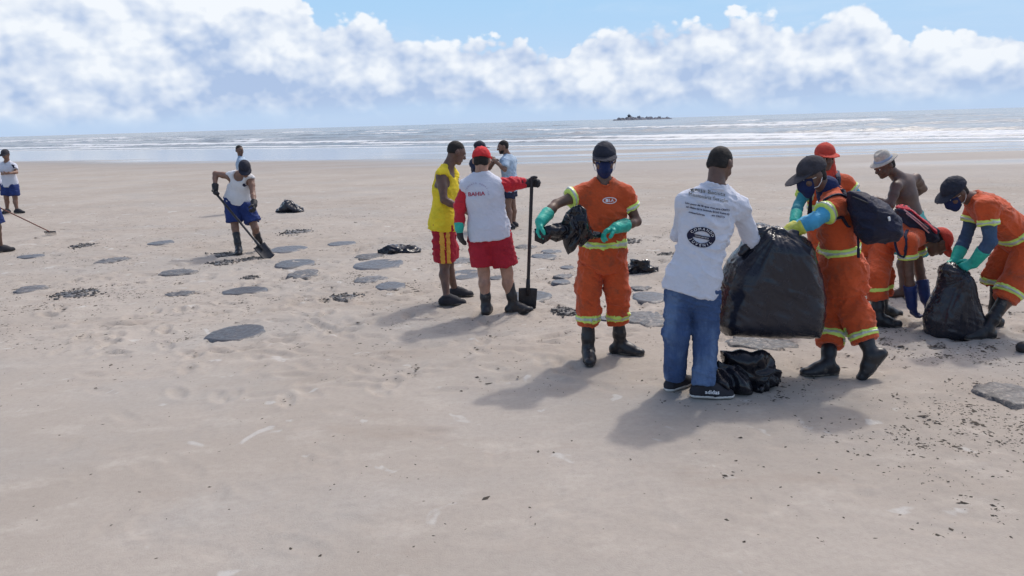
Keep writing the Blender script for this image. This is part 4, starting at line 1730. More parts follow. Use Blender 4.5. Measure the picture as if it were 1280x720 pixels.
F = pF.hand('l', dict(dir=(.1, -.1, -1), palm=(.7, .5, 0), thumb=(.5, .8, 0), curl=18), .006)
F.cut(pF.wl + np.array([0, 0, -.035]), (0, 0, 1))
part('dipped_palm', F, GLK, pF.root, .0065)
pF.glove('r', GLK, dict(dir=(1, .1, 0), palm=(.1, -1, -.1), thumb=(.2, 0, 1), curl=48), .06)
pF.cap(REDCAP, .08)
bv = pF.bvh(pF.shirt_o)
s_ = pF.Y / FOC
O = at(596, 238.5, pF.Y - .1)
nn = np.array([0, 1.0, 0])
R_, U_ = U(np.array([1, 0, .06])), U(np.array([-.06, 0, 1]))
v_, f_ = text_geo('BAHIA', .054, .02)
v_[:, 0] *= 21 * s_ / (v_[:, 0].max() - v_[:, 0].min())
solid('print_lettering', *project(bv, v_, f_, at(595.5, 242.5, pF.Y - .1), R_, U_, nn), INKR, pF.shirt_o, False)
v_, f_ = arc_text('SALVAMENTO AQUÁTICO', .020, 14.5 * s_, 13.5 * s_, 188, -8)
solid('print_lettering', *project(bv, v_, f_, at(596, 243, pF.Y - .1), R_, U_, nn), INKM, pF.shirt_o, False)


def make_shovel(top, foot, label, bladew, bladeh, mat_shaft, face, grip=False):
    d = U(foot - top)
    rt = root('shovel', (foot[0], foot[1], max(foot[2] - .02, 0)), label, 'shovel', 'shovels')
    L = np.linalg.norm(foot - top)
    sock = foot - d * bladeh
    V, Q = tube([top, top + d * .01, sock - d * .02, sock + d * .03], [.017, .019, .018, .021], 10)
    solid('shaft', V, Q, mat_shaft, rt)
    lt = U(np.cross(d, face))
    fc = np.cross(lt, d)
    # dished blade with real thickness, stepped shoulders
    nu, nv = 11, 9
    VV = []
    for sgn in (1, -1):
        for j in range(nv):
            t = j / (nv - 1)
            for i in range(nu):
                u = i / (nu - 1) * 2 - 1
                dish = .022 * (1 - u * u) * (1 - .4 * t)
                w = bladew / 2 * (1 - .08 * t * t)
                tip = .012 * (1 - u * u) * t
                VV.append(sock + d * (t * bladeh + tip) + lt * u * w - fc * dish + fc * sgn * .003)
    g1 = grid_faces(nv, nu)
    n0 = nu * nv
    faces = [list(q) for q in g1] + [list(q[::-1] + n0) for q in g1]
    ring = [j * nu for j in range(nv)] + [(nv - 1) * nu + i for i in range(1, nu)] + [j * nu + nu - 1 for j in range(nv - 2, -1, -1)] + [i for i in range(nu - 2, 0, -1)]
    for a, b_ in zip(ring, ring[1:] + ring[:1]):
        faces.append([a, b_, b_ + n0, a + n0])
    solid('blade', VV, faces, STEEL, rt)
    V, Q = tube([sock - d * .10, sock - d * .02, sock + d * bladeh * .35], [.022, .024, .012], 10)
    solid('socket', V, Q, STEEL, rt)
    if grip:
        V, Q = tube([top - lt * .055, top, top + lt * .055], .016, 10)
        solid('grip', V, Q, mat_shaft, rt)
    return rt


hand_r = pF.wr + np.array([.075, -.03, 0])
ft = gnd(659, 387)
make_shovel(np.array([at(665, 221, hand_r[1])[0], hand_r[1], at(665, 221, hand_r[1])[2]]), ft + np.array([0, 0, .0]),
            'square black shovel standing upright under the gloved hand of the man in red cap', .195, .235, DARKWOOD, np.array([0, -1.0, 0]))

# ---- man in yellow tank top
pE = Person(dict(hd=(570, 191, .03), nk=(559, 209, .02), pel=(554, 276, 0), sl=(551, 217, -.12), sr=(567, 217, .16),
                 el=(555, 250, -.20), er=(575, 250, .16), wl=(579, 262, -.20), wr=(584, 261, .08),
                 kl=(556, 330, -.06), kr=(561, 328, .08), fl=(559, 381, -4), fr=(569, 371, 2)),
            8, SKIN_D, 'man in yellow tank top and red shorts with yellow stripes looking down', None, .010, .98, hyaw=18, hpitch=-26, seed=9.3)
pE.report('E')
pE.body(hands=dict(l=dict(palm=(-.2, .6, -.4), thumb=(.2, 0, 1), curl=30), r=dict(palm=(-.2, -.6, -.4), thumb=(.2, 0, 1), curl=30)))
pE.eyes()
pE.hair(low=-.015)
pE.shirt(YELLOW, 0, hem=.10, loose=.016, tank=True, name='tank_top', amp=.008)
pE.pants(RED2, .92, off=.036, short=True, name='shorts')
for k, dx in (('l', -1), ('r', 1)):
    for w in (-.032, .032):
        h, kn = getattr(pE, 'h' + k), getattr(pE, 'k' + k)
        c = h + pE.face * w
        ax = U(kn - h)
        F = pE.pantF.copy().off(.005).cut(c + pE.face * .02, pE.face).cut(c - pE.face * .02, -pE.face).cut(pE.pel + np.array([0, 0, .05]), (0, 0, 1))
        F.cut(pE.pel + pE.lat * dx * .03, -pE.lat * dx)
        part('side_stripe', F, YSTR, pE.pant_o, .009, pE.pantD)
for k in 'lr':
    pE.shoe(k, SHOEK, SOLEK)

# ---- two men talking beyond
pH = Person(dict(hd=(629, 184, -.03), nk=(635, 195, .0), pel=(637, 230, .05), sl=(630, 200, -.18), sr=(641, 199, .18),
                 el=(631, 212, -.30), er=(632, 212, .26), wl=(619, 201, -.25), wr=(620, 203, .10),
                 kl=(635, 258, -.04), kr=(641, 257, .1), fl=(638, 286.5, 170), fr=(642, 284, 175)),
            178, SKIN_M, 'bearded man in light blue checked shirt with hands raised to his chest', None, .014, 1.0, hyaw=185, hpitch=-14, seed=1.9)
pH.report('H')
pH.body(hands=dict(l=dict(palm=(0, .5, -.5), thumb=(0, .5, .8), curl=35), r=dict(palm=(0, -.5, -.5), thumb=(0, .3, .8), curl=35)))
pH.eyes()
pH.hair(low=-.03)
F = pH.head_field(None, .005, False)
F.cut(pH.H(0, .06, -.035), pH.hup - pH.hdir * .3)
F.cut(pH.H(0, .0, 0), -pH.hdir)
part('beard', F, HAIR, pH.root, .009)
pH.shirt(LBLUE, .8, hem=.12, loose=.014)
pH.pants(NAVY, .62, off=.03, short=True, name='shorts')
for k in 'lr':
    pH.shoe(k, SHOEK, SOLEK)

pG = Person(dict(hd=(600, 186, -.02), nk=(598, 198, .0), pel=(600, 232, .03), sl=(592, 202, -.16), sr=(602, 201, .18),
                 el=(599, 216, -.24), er=(610, 212, .20), wl=(611, 206, -.16), wr=(618, 203, .06),
                 kl=(599, 260, -.04), kr=(604, 259, .1), fl=(598, 288, 5), fr=(604, 286, 0)),
            4, SKIN_M, 'man in dark cap and dark shirt facing the man in light blue shirt', None, .014, 1.0, hyaw=2, hpitch=-8, seed=2.9)
pG.report('G')
pG.body(hands=dict(l=dict(palm=(0, .5, -.5), thumb=(0, .5, .8), curl=35), r=dict(palm=(0, -.5, -.5), thumb=(0, .3, .8), curl=35)))
pG.eyes()
pG.hair(low=-.03)
pG.cap(CAPN, .08)
pG.shirt(NAVY, .6, hem=.12)
pG.pants(NAVY, .9, off=.03, short=True, name='shorts')
for k in 'lr':
    pG.shoe(k, SHOEK, SOLEK)

# ---- man digging at the left
LIFE = 'crew in white tops and blue shorts'
pC = Person(dict(hd=(306, 211, -.14), nk=(301, 217, -.02), pel=(297, 249, .05), sl=(286, 218, -.02), sr=(315, 222, -.04),
                 el=(269, 217, .06), er=(316, 241, -.16), wl=(269, 236, -.10), wr=(318, 256, -.36),
                 kl=(294, 285, -.05), kr=(319, 285, -.02), fl=(299, 317, -75), fr=(326, 313, -30)),
            -75, SKIN_M, 'man in white tank top and blue shorts stooping over a shovel', LIFE, .011, 1.0, hyaw=-70, hpitch=-46, seed=3.7)
pC.report('C')
pC.body()
pC.eyes()
pC.hair(low=-.03)
pC.cap(CAPN, .075)
pC.shirt(WHITE2, 0, hem=.06, loose=.012, tank=True, name='tank_top')
pC.pants(BLUE, .80, off=.040, short=True, name='shorts')
for k in 'lr':
    pC.boot(k, top=.26)
pC.glove('l', GLK, dict(dir=(.2, -.5, -.9), palm=(.6, -.6, .2), thumb=(.3, -.5, .6), curl=48), .08, .009)
pC.glove('r', GLK, dict(dir=(.1, -.6, -.7), palm=(-.5, -.2, -.3), thumb=(.2, -.6, .6), curl=48), .08, .009)
bv = pC.bvh(pC.shirt_o)
v_, f_ = ring_geo(.026, .026, .001, .001, 20)
solid('chest_emblem', *project(bv, v_, f_, at(303, 232, pC.Y - .2), np.array([1.0, 0, 0]), np.array([0, 0, 1.0]), np.array([0, 1.0, 0]), .008), INK, pC.shirt_o, False)
tp = pC.wl + np.array([.0, -.03, -.05])
make_shovel(tp, gnd(337, 323) + np.array([0, 0, .01]), 'shovel with slanting shaft held by the man in white tank top', .20, .28, DARKWOOD, np.array([.5, -.8, .3]))

pD = Person(dict(hd=(299.5, 188, 0), nk=(301, 197, .02), pel=(303, 222, .03), sl=(301, 201, -.15), sr=(304, 200, .15),
                 el=(302, 214, -.16), er=(304, 213, .15), wl=(308, 223, -.10), wr=(308, 222, .10),
                 kl=(303, 244, -.06), kr=(304, 243, .06), fl=(302, 265.5, 5), fr=(304, 264.5, 5)),
            0, SKIN_D, 'dark-haired person in pale shirt standing behind the man digging', LIFE, .015, .9, hyaw=-40, hpitch=-5, seed=4.7)
pD.report('D')
pD.body(hands=dict(l=dict(curl=25), r=dict(curl=25)))
pD.eyes()
pD.hair(low=-.03)
pD.shirt(LBLUE, .6, hem=.12)
pD.pants(BLUE, .85, off=.03, short=True, name='shorts')
for k in 'lr':
    pD.shoe(k, SHOEK, SOLEK)

pA = Person(dict(hd=(7, 193.5, -.06), nk=(8.5, 203, 0), pel=(11.5, 227, .05), sl=(1, 206, .03), sr=(17.5, 206, .03),
                 el=(-1.5, 216.5, -.02), er=(20.5, 215.5, -.04), wl=(8, 217, -.30), wr=(11, 216.5, -.32),
                 kl=(8, 247.5, 0), kr=(19, 247.5, 0), fl=(9.7, 266.5, -95), fr=(22, 266.5, -10)),
            -88, SKIN_M, 'man in white T-shirt, blue shorts and cap looking down at his joined hands', LIFE, .014, 1.0, hyaw=-90, hpitch=-24, seed=5.7)
pA.report('A')
pA.body(hands=dict(l=dict(palm=(0, 0, 1), curl=25), r=dict(palm=(0, 0, 1), curl=25)))
pA.eyes()
pA.hair(low=-.03)
pA.cap(GREYHAT, .07)
pA.shirt(WHITE, .62, hem=.12)
pA.pants(BLUE, .85, off=.04, short=True, name='shorts')
for k in 'lr':
    pA.shoe(k, SHOEK, SOLEK)
bv = pA.bvh(pA.shirt_o)
v_, f_ = ring_geo(.05, .05, .001, .001, 20)
solid('chest_emblem', *project(bv, v_, f_, at(15.5, 208, pA.Y - .2), np.array([1.0, 0, 0]), np.array([0, 0, 1.0]), np.array([0, 1.0, 0]), .008), INK, pA.shirt_o, False)

pB = Person(dict(hd=(-18, 196, 0), nk=(-19, 210, .03), pel=(-16, 253, .03), sl=(-33, 215, .0), sr=(-6, 215, .06),
                 el=(-35, 236, .0), er=(-3, 236, .10), wl=(-20, 248, .16), wr=(-7, 251, .30),
                 kl=(-22, 284, 0), kr=(-3, 284, 0), fl=(-24, 317, 60), fr=(2, 315, 50)),
            60, SKIN_D, 'bare-legged person at the frame edge raking with a long red-shafted rake', LIFE, .013, 1.0, hpitch=-20, seed=6.7)
pB.report('B')
pB.body()
pB.hair(low=-.03)
pB.shirt(WHITE, .6, hem=.12)
pB.pants(BLUE, .85, off=.04, short=True, name='shorts')
for k in 'lr':
    pB.shoe(k, SHOEK, SOLEK)
    pB.glove(k, GLK, dict(curl=45), .06, .010)
# rake
r0 = pB.wl + np.array([-.05, -.05, .02])
r1 = pB.wr + np.array([.06, .06, -.03])
tipp = gnd(63, 294) + np.array([0, 0, .07])
rt = root('rake', (tipp[0], tipp[1], 0), 'long rake with reddish shaft reaching down to the sand', 'rake')
V, Q = tube([r0, tipp], [.012, .011], 8)
solid('shaft', V, Q, REDWOOD, rt)
dd = U(np.array([tipp[0] - r0[0], tipp[1] - r0[1], 0]))
ll = np.array([-dd[1], dd[0], 0])
V, Q = tube([tipp - ll * .11, tipp, tipp + ll * .11], .013, 8)
hb = solid('rake_head', V, Q, STEEL, rt)
for i in range(12):
    p = tipp + ll * (-.10 + .20 * i / 11)
    V, Q = tube([p, p + dd * .03 + np.array([0, 0, -.03]), p + dd * .02 + np.array([0, 0, -.085])], [.006, .005, .003], 5)
    solid('tine', V, Q, STEEL, hb)

# a rubber boot of someone standing beyond the right edge
F = Field()
g_ = gnd(1279, 440)
d_ = U(np.array([-1, -.05, 0]))
up_ = np.array([0, 0, 1.0])
F.rc(g_ + d_ * .0 + up_ * .045, g_ + d_ * -.14 + up_ * .05, .048, .050, .03, (up_, .9))
F.rc(g_ - d_ * -.0 + up_ * .04, g_ + d_ * .01 + up_ * .04, .05, .048, .02, (up_, .8))
F.rc(g_ - d_ * .15 + up_ * .08, g_ - d_ * .16 + up_ * .36, .055, .068, .04)
F.cut(g_ + up_ * .002, -up_)
F.cut(g_ - d_ * .16 + up_ * .33, up_)
rt = root('rubber_boot', g_ - d_ * .12, 'black rubber boot standing on the sand beyond the stooping worker', 'boot')
part('boot_upper', F, BOOT, rt, .008)
part('sole', F.copy().off(.006).cut(g_ + up_ * .022, up_).cut(g_ + up_ * .001, -up_), SOLEK, rt, .008)

for p_, m_ in ((pI, ORANGE), (pJ, WHITE), (pK, ORANGE), (pL, ORANGE), (pN, ORANGE), (pO, ORANGE), (pF, WHITE), (pA, WHITE)):
    p_.collar(m_)

# ------------------------------------------------------------------ bags
def pillow_thing(name, poly, Y, T, R, mat, label, cat, disp, vox=.01, extra=None, ey=(0, 1, 0), group=None):
    c = at(*np.mean(poly, 0), Y)
    ey = U(ey)
    ez = np.array([0, 0, 1.0])
    ex = np.cross(ey, ez)
    pl = [((at(x, y, Y) - c) @ ex, (at(x, y, Y) - c) @ ez) for x, y in poly]
    F = Field().pillow(pl, c, ex, ez, ey, T, R)
    if extra:
        extra(F, c)
    rt = root(name, (c[0], c[1], max(0, min(at(x, y, Y)[2] for x, y in poly))), label, cat, group)
    o = part('bag_skin', F, mat, rt, vox, disp)
    return rt, o


def stretch_folds(seed, apex):
    """folds that run from the gathered neck of a full bag, plus slack creases"""
    def f(v, n):
        d = v - apex
        ang = np.arctan2(d[:, 0], -d[:, 2])
        rr = np.linalg.norm(d, axis=1)
        q = np.stack([ang * 8.5 + seed + .6 * vnoise(v * 4), rr * 1.4, v[:, 1] * 2], -1)
        r1 = ridge(q, 3) - .6
        w = v + .06 * (np.stack([vnoise(v * 5 + 3), vnoise(v * 5 + 31), vnoise(v * 5 + 57)], -1) - .5) * 2
        w = w + .10 * (np.stack([vnoise(v * 2.4 + 5), vnoise(v * 2.4 + 33), vnoise(v * 2.4 + 59)], -1) - .5) * 2
        q2 = w * np.array([3.2, 4, 6.5]) + seed
        q2[:, 2] += 1.2 * q2[:, 0]
        r2 = ridge(q2, 3) ** 2 - .36
        return .046 * r1 * np.exp(-rr * 2.1) + .016 * r2
    return f


PLB = 'black plastic refuse bags'
YB = 5.60
bag_poly = [(944, 283), (953, 280), (970, 285), (994, 290), (1009, 298), (1017, 318), (1022, 340), (1029, 376), (1024, 404), (1019, 420),
            (960, 420), (903, 417), (893, 402), (898, 372), (904, 345), (912, 328), (929, 308), (938, 294)]
pillow_thing('refuse_bag', bag_poly, YB, .26, .16, BAG, 'huge full black refuse bag carried between white-shirted man and worker', 'bag',
             stretch_folds(2.0, at(962, 280, YB)), .0095, group=PLB,
             extra=lambda F, c: F.rc(at(948, 290, YB - .10), at(994, 294, YB - .12), .042, .030, .02).rc(at(948, 290, YB - .10), at(926, 316, YB - .12), .042, .02, .03))
# gathered neck of the big bag, twisted towards both carriers
YT = pO.Y - .02
tied_poly = [(1181, 336), (1187, 331), (1196, 333), (1205, 337), (1210, 346), (1217, 368), (1225, 392), (1228, 411), (1219, 423), (1203, 428), (1180, 426),
             (1160, 419), (1160, 398), (1167, 380), (1178, 358)]
pillow_thing('refuse_bag', tied_poly, YT, .20, .13, BAG, 'tied black refuse bag standing on the sand, gripped at its neck', 'bag',
             stretch_folds(5.0, at(1194, 338, YT)), .009, group=PLB,
             extra=lambda F, c: F.ell(at(1188, 336, YT), np.eye(3), (.055, .06, .045), .03))

# torn bag in the hands of the worker facing us
yI = pI.Y - .36
def film_sheet(top, bot, Y0, amp, seed, nu=90, nv=40, thick=.003, bulge=.05):
    """a thin crumpled film spanning between an upper and a lower edge, with both faces"""
    tp = np.array([at(x, y, Y0 + dy) for x, y, dy in top])
    bt = np.array([at(x, y, Y0 + dy) for x, y, dy in bot])
    u = np.linspace(0, 1, nu)
    ci = lambda P: np.stack([np.interp(u, np.linspace(0, 1, len(P)), P[:, k]) for k in range(3)], -1)
    T_, B_ = ci(tp), ci(bt)
    t = np.linspace(0, 1, nv)[:, None, None]
    G = T_[None] * (1 - t) + B_[None] * t
    q = G * np.array([9, 9, 6.0]) + seed
    q = q + 1.6 * (np.stack([vnoise(G * 7 + seed), vnoise(G * 7 + 9), vnoise(G * 7 + 21)], -1) - .5)
    rd = ridge(q, 3) - .55
    ends = np.clip(np.minimum(u, 1 - u) * 6, .25, 1)[None, :]
    G[..., 1] += amp * rd * 2 * ends - bulge * np.sin(np.pi * t[..., 0]) * ends
    G[..., 0] += .5 * amp * (vnoise(q * 1.3 + 40) - .5) * ends
    G[..., 2] += .6 * amp * (vnoise(q * 1.3 + 80) - .5) * ends
    nrm = np.array([0, thick, 0])
    V = np.concatenate([G.reshape(-1, 3), (G + nrm).reshape(-1, 3)])
    f = grid_faces(nv, nu)
    n0 = nu * nv
    ring = [j * nu for j in range(nv)] + [(nv - 1) * nu + i for i in range(1, nu)] + [j * nu + nu - 1 for j in range(nv - 2, -1, -1)] + [i for i in range(nu - 2, 0, -1)]
    side = np.array([[a_, b_, b_ + n0, a_ + n0] for a_, b_ in zip(ring, ring[1:] + ring[:1])])
    return V, np.concatenate([f, f[:, ::-1] + n0, side])


c0 = at(712, 318, yI)
rt = root('torn_bag', c0, 'torn black plastic bag hanging between the teal gloves of the masked worker', 'bag', PLB)
V, Q = film_sheet([(668, 286, .02), (680, 284, 0), (690, 281, -.02), (702, 277, -.02), (711, 262, -.03), (716, 256, -.04), (727, 257, -.05), (735, 262, -.04), (736, 280, 0), (744, 288, .06), (752, 290, .10)],
                  [(668, 301, .02), (678, 305, 0), (690, 300, -.02), (702, 297, -.02), (708, 312, -.03), (711, 320, -.04), (718, 314, -.05), (726, 304, -.04), (734, 300, 0), (744, 299, .06), (752, 297, .10)],
                  yI, .055, 3.0)
solid('bag_skin', V, Q, CRUMP, rt)
V, Q = film_sheet([(686, 286, .03), (700, 282, .03), (714, 272, .02), (724, 262, .02), (733, 266, .03), (738, 284, .03)],
                  [(684, 298, .03), (696, 303, .03), (706, 300, .02), (716, 306, .02), (727, 310, .03), (737, 299, .03)], yI, .05, 8.0, 70, 30)
solid('loose_fold', V, Q, CRUMP, rt)


def heap(name, cx, cy, w, h, d, label, seed, lumps=7, mat=None, vox=.012, amp=.03, freq=8):
    g = gnd(cx, cy)
    px = g[1] / FOC
    rs = np.random.default_rng(int(seed))
    F = Field()
    W, Hh, D = w * px, h * px, d
    for i in range(lumps):
        u = (i + .5) / lumps * 2 - 1
        x = u * W * .40
        hh = Hh * (1 - .6 * abs(u) ** 1.6) * rs.uniform(.55, 1.0)
        F.ell(g + np.array([x, rs.uniform(-.3, .3) * D, hh * .40]), np.eye(3), (W * .17, D * rs.uniform(.25, .42), max(hh * .62, .02)), .03)
    F.rc(g + np.array([-W * .36, 0, .015]), g + np.array([W * .36, 0, .015]), D * .4, D * .35, .03, (np.array([0, 0, 1.0]), .12))
    v, q = F.mesh(vox)
    n = vnormals(v, q)
    v = v + n * crumple(amp, freq, seed)(v, n)[:, None]
    v[:, 2] = np.maximum(v[:, 2], -.01)
    return thing(name, v, q, mat or CRUMP, label, 'bag', PLB)


heap('crumpled_bag', 918, 481, 88, 50, .28, 'large crumpled black bag heaped behind the shoes of the man in jeans', 11, 6, vox=.008, amp=.085, freq=6)
heap('crumpled_bag', 500, 316, 44, 11, .30, 'flattened black bag lying among tar patches left of the man in yellow', 22, 5, vox=.012, amp=.05, freq=6)
heap('crumpled_bag', 797, 341, 42, 19, .30, 'crumpled black bag lying behind the worker facing the sea breeze', 33, 5, vox=.012, amp=.055, freq=6)
pillow_thing('bag_bundle', [(345, 265), (350, 258), (355, 251.5), (362, 250.5), (370, 256), (377, 261.5), (379, 265)], gnd(362, 265)[1], .22, .12, BAG,
             'peaked dark bag bundle standing alone on open sand', 'bag', crumple(.03, 6, 4.0), .014, group=PLB)

# ------------------------------------------------------------------ tar patches
TG = 'tar patches on the sand'
LAB = dict(s='smooth flat grey tar patch with a clean rounded edge on the sand', r='rough lumpy grey tar patch with a ragged edge on the sand',
           d='scattered dark crumbs of broken tar heaped on the sand')


def patch(cx, cy, w, h, kind, seed, label=None, thick=None):
    g = gnd(cx, cy)
    px = g[1] / FOC
    yt, yb = gnd(cx, cy - h / 2)[1], gnd(cx, cy + h / 2)[1]
    a, b = w * px / 2, max((yt - yb) / 2, .07)
    b = min(b, a * 1.25)
    rs = np.random.default_rng(seed)
    zb = 0.0
    th = thick or dict(s=.009, r=.009, d=.02)[kind]
    n, rings = 72, 9
    ph = rs.uniform(0, 6.28, 6)
    if kind in 'sr':
        V = []
        for r_ in range(rings + 1):
            t = r_ / rings
            for i in range(n):
                an = 2 * math.pi * i / n
                am = .045 if kind == 's' else .10
                rad = 1 + am * math.sin(2 * an + ph[0]) + am * .8 * math.sin(3 * an + ph[1]) + am * .5 * math.sin(5 * an + ph[2]) + am * .5 * math.sin(9 * an + ph[3])
                rad += (.05 if kind == 's' else .26) * (sum(float(_perm[(seed * 977 + ((i + q_) % n) * 31) % 65536]) for q_ in (0, 1, 2)) / 3 - .5) * (1 if r_ == rings else .5)
                V.append([a * t * rad * math.cos(an), b * t * rad * math.sin(an), 0])
        V = np.array(V)
        t = np.repeat(np.arange(rings + 1) / rings, n)
        P = V + g
        top = th * np.sqrt(np.maximum(1 - t ** (8 if kind == 's' else 3), 0)) * .9 + .003
        if kind == 'r':
            top = top + np.where(t < .95, .020 * (ridge(P * 11 + seed, 3) - .55), 0)
        else:
            top = top + np.where(t < .95, .008 * (fbm(P * 6 + seed, 3) - .5), 0)
        V[:, 2] = np.where(t > .99, -.03, top)
        Q = []
        for r_ in range(rings):
            for i in range(n):
                j = (i + 1) % n
                Q.append([r_ * n + i, (r_ + 1) * n + i, (r_ + 1) * n + j, r_ * n + j])
        V = V + np.array([g[0], g[1], zb + .004])
        return thing('tar_patch', V, np.array(Q), TAR_S if kind == 's' else TAR_R, label or LAB[kind], 'tar patch', TG)
    # broken crumbs: flat chips lying over and beside each other in one low pile
    V, Q = [], []
    for i in range(int(120 + a * b * 900)):
        u, v_ = rs.normal(0, .45, 2)
        r_ = rs.uniform(.006, .019) * (1.8 if rs.random() < .12 else 1)
        dd_ = math.hypot(u, v_)
        c = g + np.array([u * a, v_ * b, max(0, .022 * (1 - dd_)) * rs.random()])
        tl = rs.normal(0, .3, 2)
        m = rs.integers(5, 8)
        rr_ = r_ * rs.uniform(.65, 1.15, m)
        o = len(V)
        hh = r_ * rs.uniform(.2, .5)
        for zz, sc in ((-.01, 1.0), (hh, .8)):
            for j in range(m):
                an = 2 * math.pi * j / m + dd_
                x_, y_ = rr_[j] * math.cos(an) * sc * 1.3, rr_[j] * math.sin(an) * sc
                V.append(c + np.array([x_, y_, zz + (tl[0] * x_ + tl[1] * y_ if zz > 0 else 0)]))
        Q.append([o + m + j for j in range(m)])
        for j in range(m):
            Q.append([o + j, o + (j + 1) % m, o + m + (j + 1) % m, o + m + j])
    rt_ = root('tar_patch', (g[0], g[1], 0), label or LAB[kind], 'tar patch', TG)
    tag(solid('crumbs', V, Q, TAR_D, rt_, False), kind='stuff')
    W, Q = [], []
    for r_ in range(6):
        for i in range(28):
            an = 2 * math.pi * i / 28
            rad = r_ / 5 * (.8 + .12 * math.sin(3 * an + ph[0]) + .1 * math.sin(5 * an + ph[1]))
            W.append(g + np.array([a * rad * math.cos(an), b * rad * math.sin(an), .012 * (1 - (r_ / 5) ** 2) + rs.uniform(0, .006) if r_ < 5 else -.03]))
    for r_ in range(5):
        for i in range(28):
            j = (i + 1) % 28
            Q.append([r_ * 28 + i, (r_ + 1) * 28 + i, (r_ + 1) * 28 + j, r_ * 28 + j])
    solid('tar_film', W, Q, TAR_R, rt_)
    return rt_


PATCHES = [
    (296, 417, 80, 21, 's', 'smooth round grey tar disc lying alone on bare sand, largest of the clean discs'),
    (306, 364, 60, 10, 's', 'long smooth tar patch on bare sand just beyond the largest clean disc'), (226, 368, 33, 8, 'r', 'small rough tar patch between the largest disc and the crumb heap'), (222, 341, 46, 9, 'r', "rough tar patch in front of the digging man's crumb heap"),
    (97, 367, 66, 13, 'd', 'largest heap of dark tar crumbs, beside a rough patch on open sand'), (38, 362, 40, 9, 'r', 'rough tar patch beside the largest heap of tar crumbs'), (140, 326, 38, 8, 'r', 'rough tar patch between the rake head and the digging man'), (105, 307, 34, 6, 'd', 'thin scatter of tar crumbs on the sand near the rake head'),
    (201, 304, 32, 6, 's', 'small smooth tar patch between rake and digging man'), (38, 321, 34, 5, 's', 'small smooth tar patch near the feet of the raking person'),
    (276, 329, 34, 9, 'd', 'dark broken tar crumbs heaped beside the boots of the man with shovel'), (281, 318, 44, 6, 'd', 'thin dark crumbs behind the boots of the digging man'),
    (314, 324, 30, 8, 'd', 'dark tar clump being dug up under the slanting shovel'), (360, 312, 48, 10, 's', None),
    (368, 330, 56, 11, 's', None), (380, 343, 45, 13, 'r', None), (372, 290, 44, 7, 'd', 'dark crumb scatter near the lone peaked bag bundle'),
    (427, 305, 38, 6, 's', None), (462, 321, 40, 7, 'r', "narrow rough tar patch touching the flattened black bag's side"), (474, 331, 68, 13, 's', 'broad pale smooth tar patch below the flattened black bag'), (462, 350, 46, 8, 'r', None),
    (488, 358, 43, 10, 's', None), (430, 372, 48, 10, 'd', 'dark tar crumbs beside the cluster of smooth discs'), (313, 347, 20, 5, 'd', None),
    (580, 344, 52, 15, 's', 'wide smooth tar patch between the yellow and red men'), (575, 327, 44, 8, 'r', 'rough tar patch seen past the legs of the man in yellow'), (622, 348, 24, 9, 's', 'smooth tar patch between the bare calves of the man in red cap'),
    (662, 371, 58, 18, 's', 'smooth tar patch lying behind the upright shovel blade'), (657, 309, 30, 5, 'r', None), (689, 315, 27, 6, 's', None),
    (680, 321, 34, 7, 's', None), (709, 335, 20, 6, 's', None), (705, 346, 24, 8, 'r', None), (701, 353, 26, 6, 's', None),
    (708, 389, 34, 12, 'd', 'dark tar crumbs beside the trouser leg of the masked worker'), (786, 301, 32, 9, 'd', "dark crumbs on the sand beyond the masked worker's elbow"), (801, 361, 26, 6, 'r', 'rough tar strip just beyond the smooth slab behind the jeans'),
    (812, 372, 50, 15, 's', 'smooth tar slab behind the man in jeans'), (808, 399, 64, 26, 'r', 'broad rough tar slab between the worker and the jeans'),
    (757, 399, 20, 18, 's', "smooth tar patch seen between the masked worker's legs"), (951, 428, 98, 21, 'r', 'wide rough silvery tar slab under the carried refuse bag'),
    (1262, 494, 88, 30, 'r', 'thick cracked tar slab with raised rim on bare sand, far from any person'), (1108, 349, 20, 7, 's', 'small smooth tar patch beyond the legs of the worker bent double'),
    (730, 304, 24, 6, 'd', None), (640, 324, 20, 6, 'r', None), (1040, 352, 20, 6, 's', None), (835, 318, 26, 6, 'd', None),
]
for i, (cx, cy, w, h, kd, lb) in enumerate(PATCHES):
    patch(cx, cy, w, h, kd, 100 + i, lb, .022 if cx == 1262 else None)

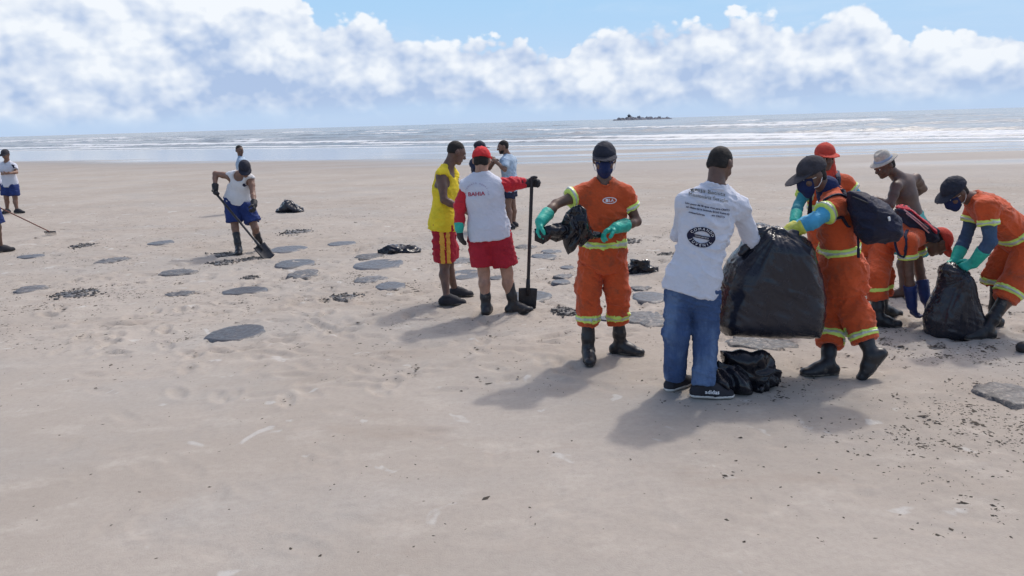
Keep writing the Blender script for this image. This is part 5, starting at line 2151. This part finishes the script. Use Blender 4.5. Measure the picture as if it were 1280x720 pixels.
# ------------------------------------------------------------------ scattered seaweed and tar crumbs (nobody could count them)
def build_litter():
    rs = np.random.default_rng(5)
    pts = []
    # loose clusters over the worked band, thickest at the right
    n = 420000
    y = 3.2 * np.exp(rs.random(n) ** .9 * math.log(26 / 3.2))
    x = rs.uniform(-.70, .72, n) * y
    P = np.stack([x, y, 0 * x], -1)
    band = np.clip((y - 4.9) / 3.0, 0, 1) * np.clip((24 - y) / 10, 0, 1)
    right = np.clip((x - .9) / 1.6, 0, 1) * np.clip((y - 2.6) / 1.4, 0, 1) * np.clip((14 - y) / 4, 0, 1)
    cl = np.clip((fbm(P * 1.1, 3) - .47) / .16, 0, 1)
    cl2 = np.clip((fbm(P * 3.4 + 3, 3) - .45) / .2, 0, 1)
    dens = np.clip(.80 * band * (.25 + .75 * cl) * cl2 + .85 * right * (.15 + .85 * cl2) * (.25 + .75 * cl) + .005, 0, 1)
    keep = rs.random(n) < dens * .60
    pts = np.stack([x[keep], y[keep]], -1)
    extra = []
    for (cx, cy, w, h, kd, lb) in PATCHES:
        g = gnd(cx, cy)
        a = w * g[1] / FOC / 2
        for _ in range(int(70 if kd != 's' else 26)):
            r_ = .95 + abs(rs.normal(0, .28))
            t = rs.uniform(0, 6.28)
            extra.append((g[0] + a * r_ * math.cos(t), g[1] + a * 1.1 * r_ * math.sin(t)))
    pts = np.concatenate([pts, np.array(extra)])
    zz = sand_height(pts[:, 0], pts[:, 1])
    V, F = [], []
    for (px_, py_), z in zip(pts, zz):
        far = min(1.0, .35 + py_ / 14)
        L = (.0025 + .013 * rs.random() ** 3.2) * (.6 + 1.0 * far) * (2.2 if rs.random() < .03 else 1)
        W = L * rs.uniform(.2, .75)
        H = min(W * rs.uniform(.25, .6), .006)
        a = rs.uniform(0, 6.28)
        c, s_ = math.cos(a), math.sin(a)
        o = len(V)
        for (u, v, h) in ((-1, -.3, -.3), (.2, -1, -.3), (1, .1, -.3), (.1, 1, -.3), (rs.uniform(-.4, .4), rs.uniform(-.3, .3), 1)):
            V.append((px_ + L * u * c - W * v * s_, py_ + L * u * s_ + W * v * c, z + H * h))
        F += [(o, o + 1, o + 4), (o + 1, o + 2, o + 4), (o + 2, o + 3, o + 4), (o + 3, o, o + 4)]
    m_ = surf('dark_seaweed_litter', (.075, .062, .050), .85, .25, .5, 3, 60, .3, .004)
    o = link('beach_litter', raw_mesh('beach_litter', np.array(V), np.array(F), False), m_)
    tag(o, 'dark crumbs of seaweed and tar scattered over the sand', 'litter', kind='stuff')
    print('LITTER', len(pts))


build_litter()
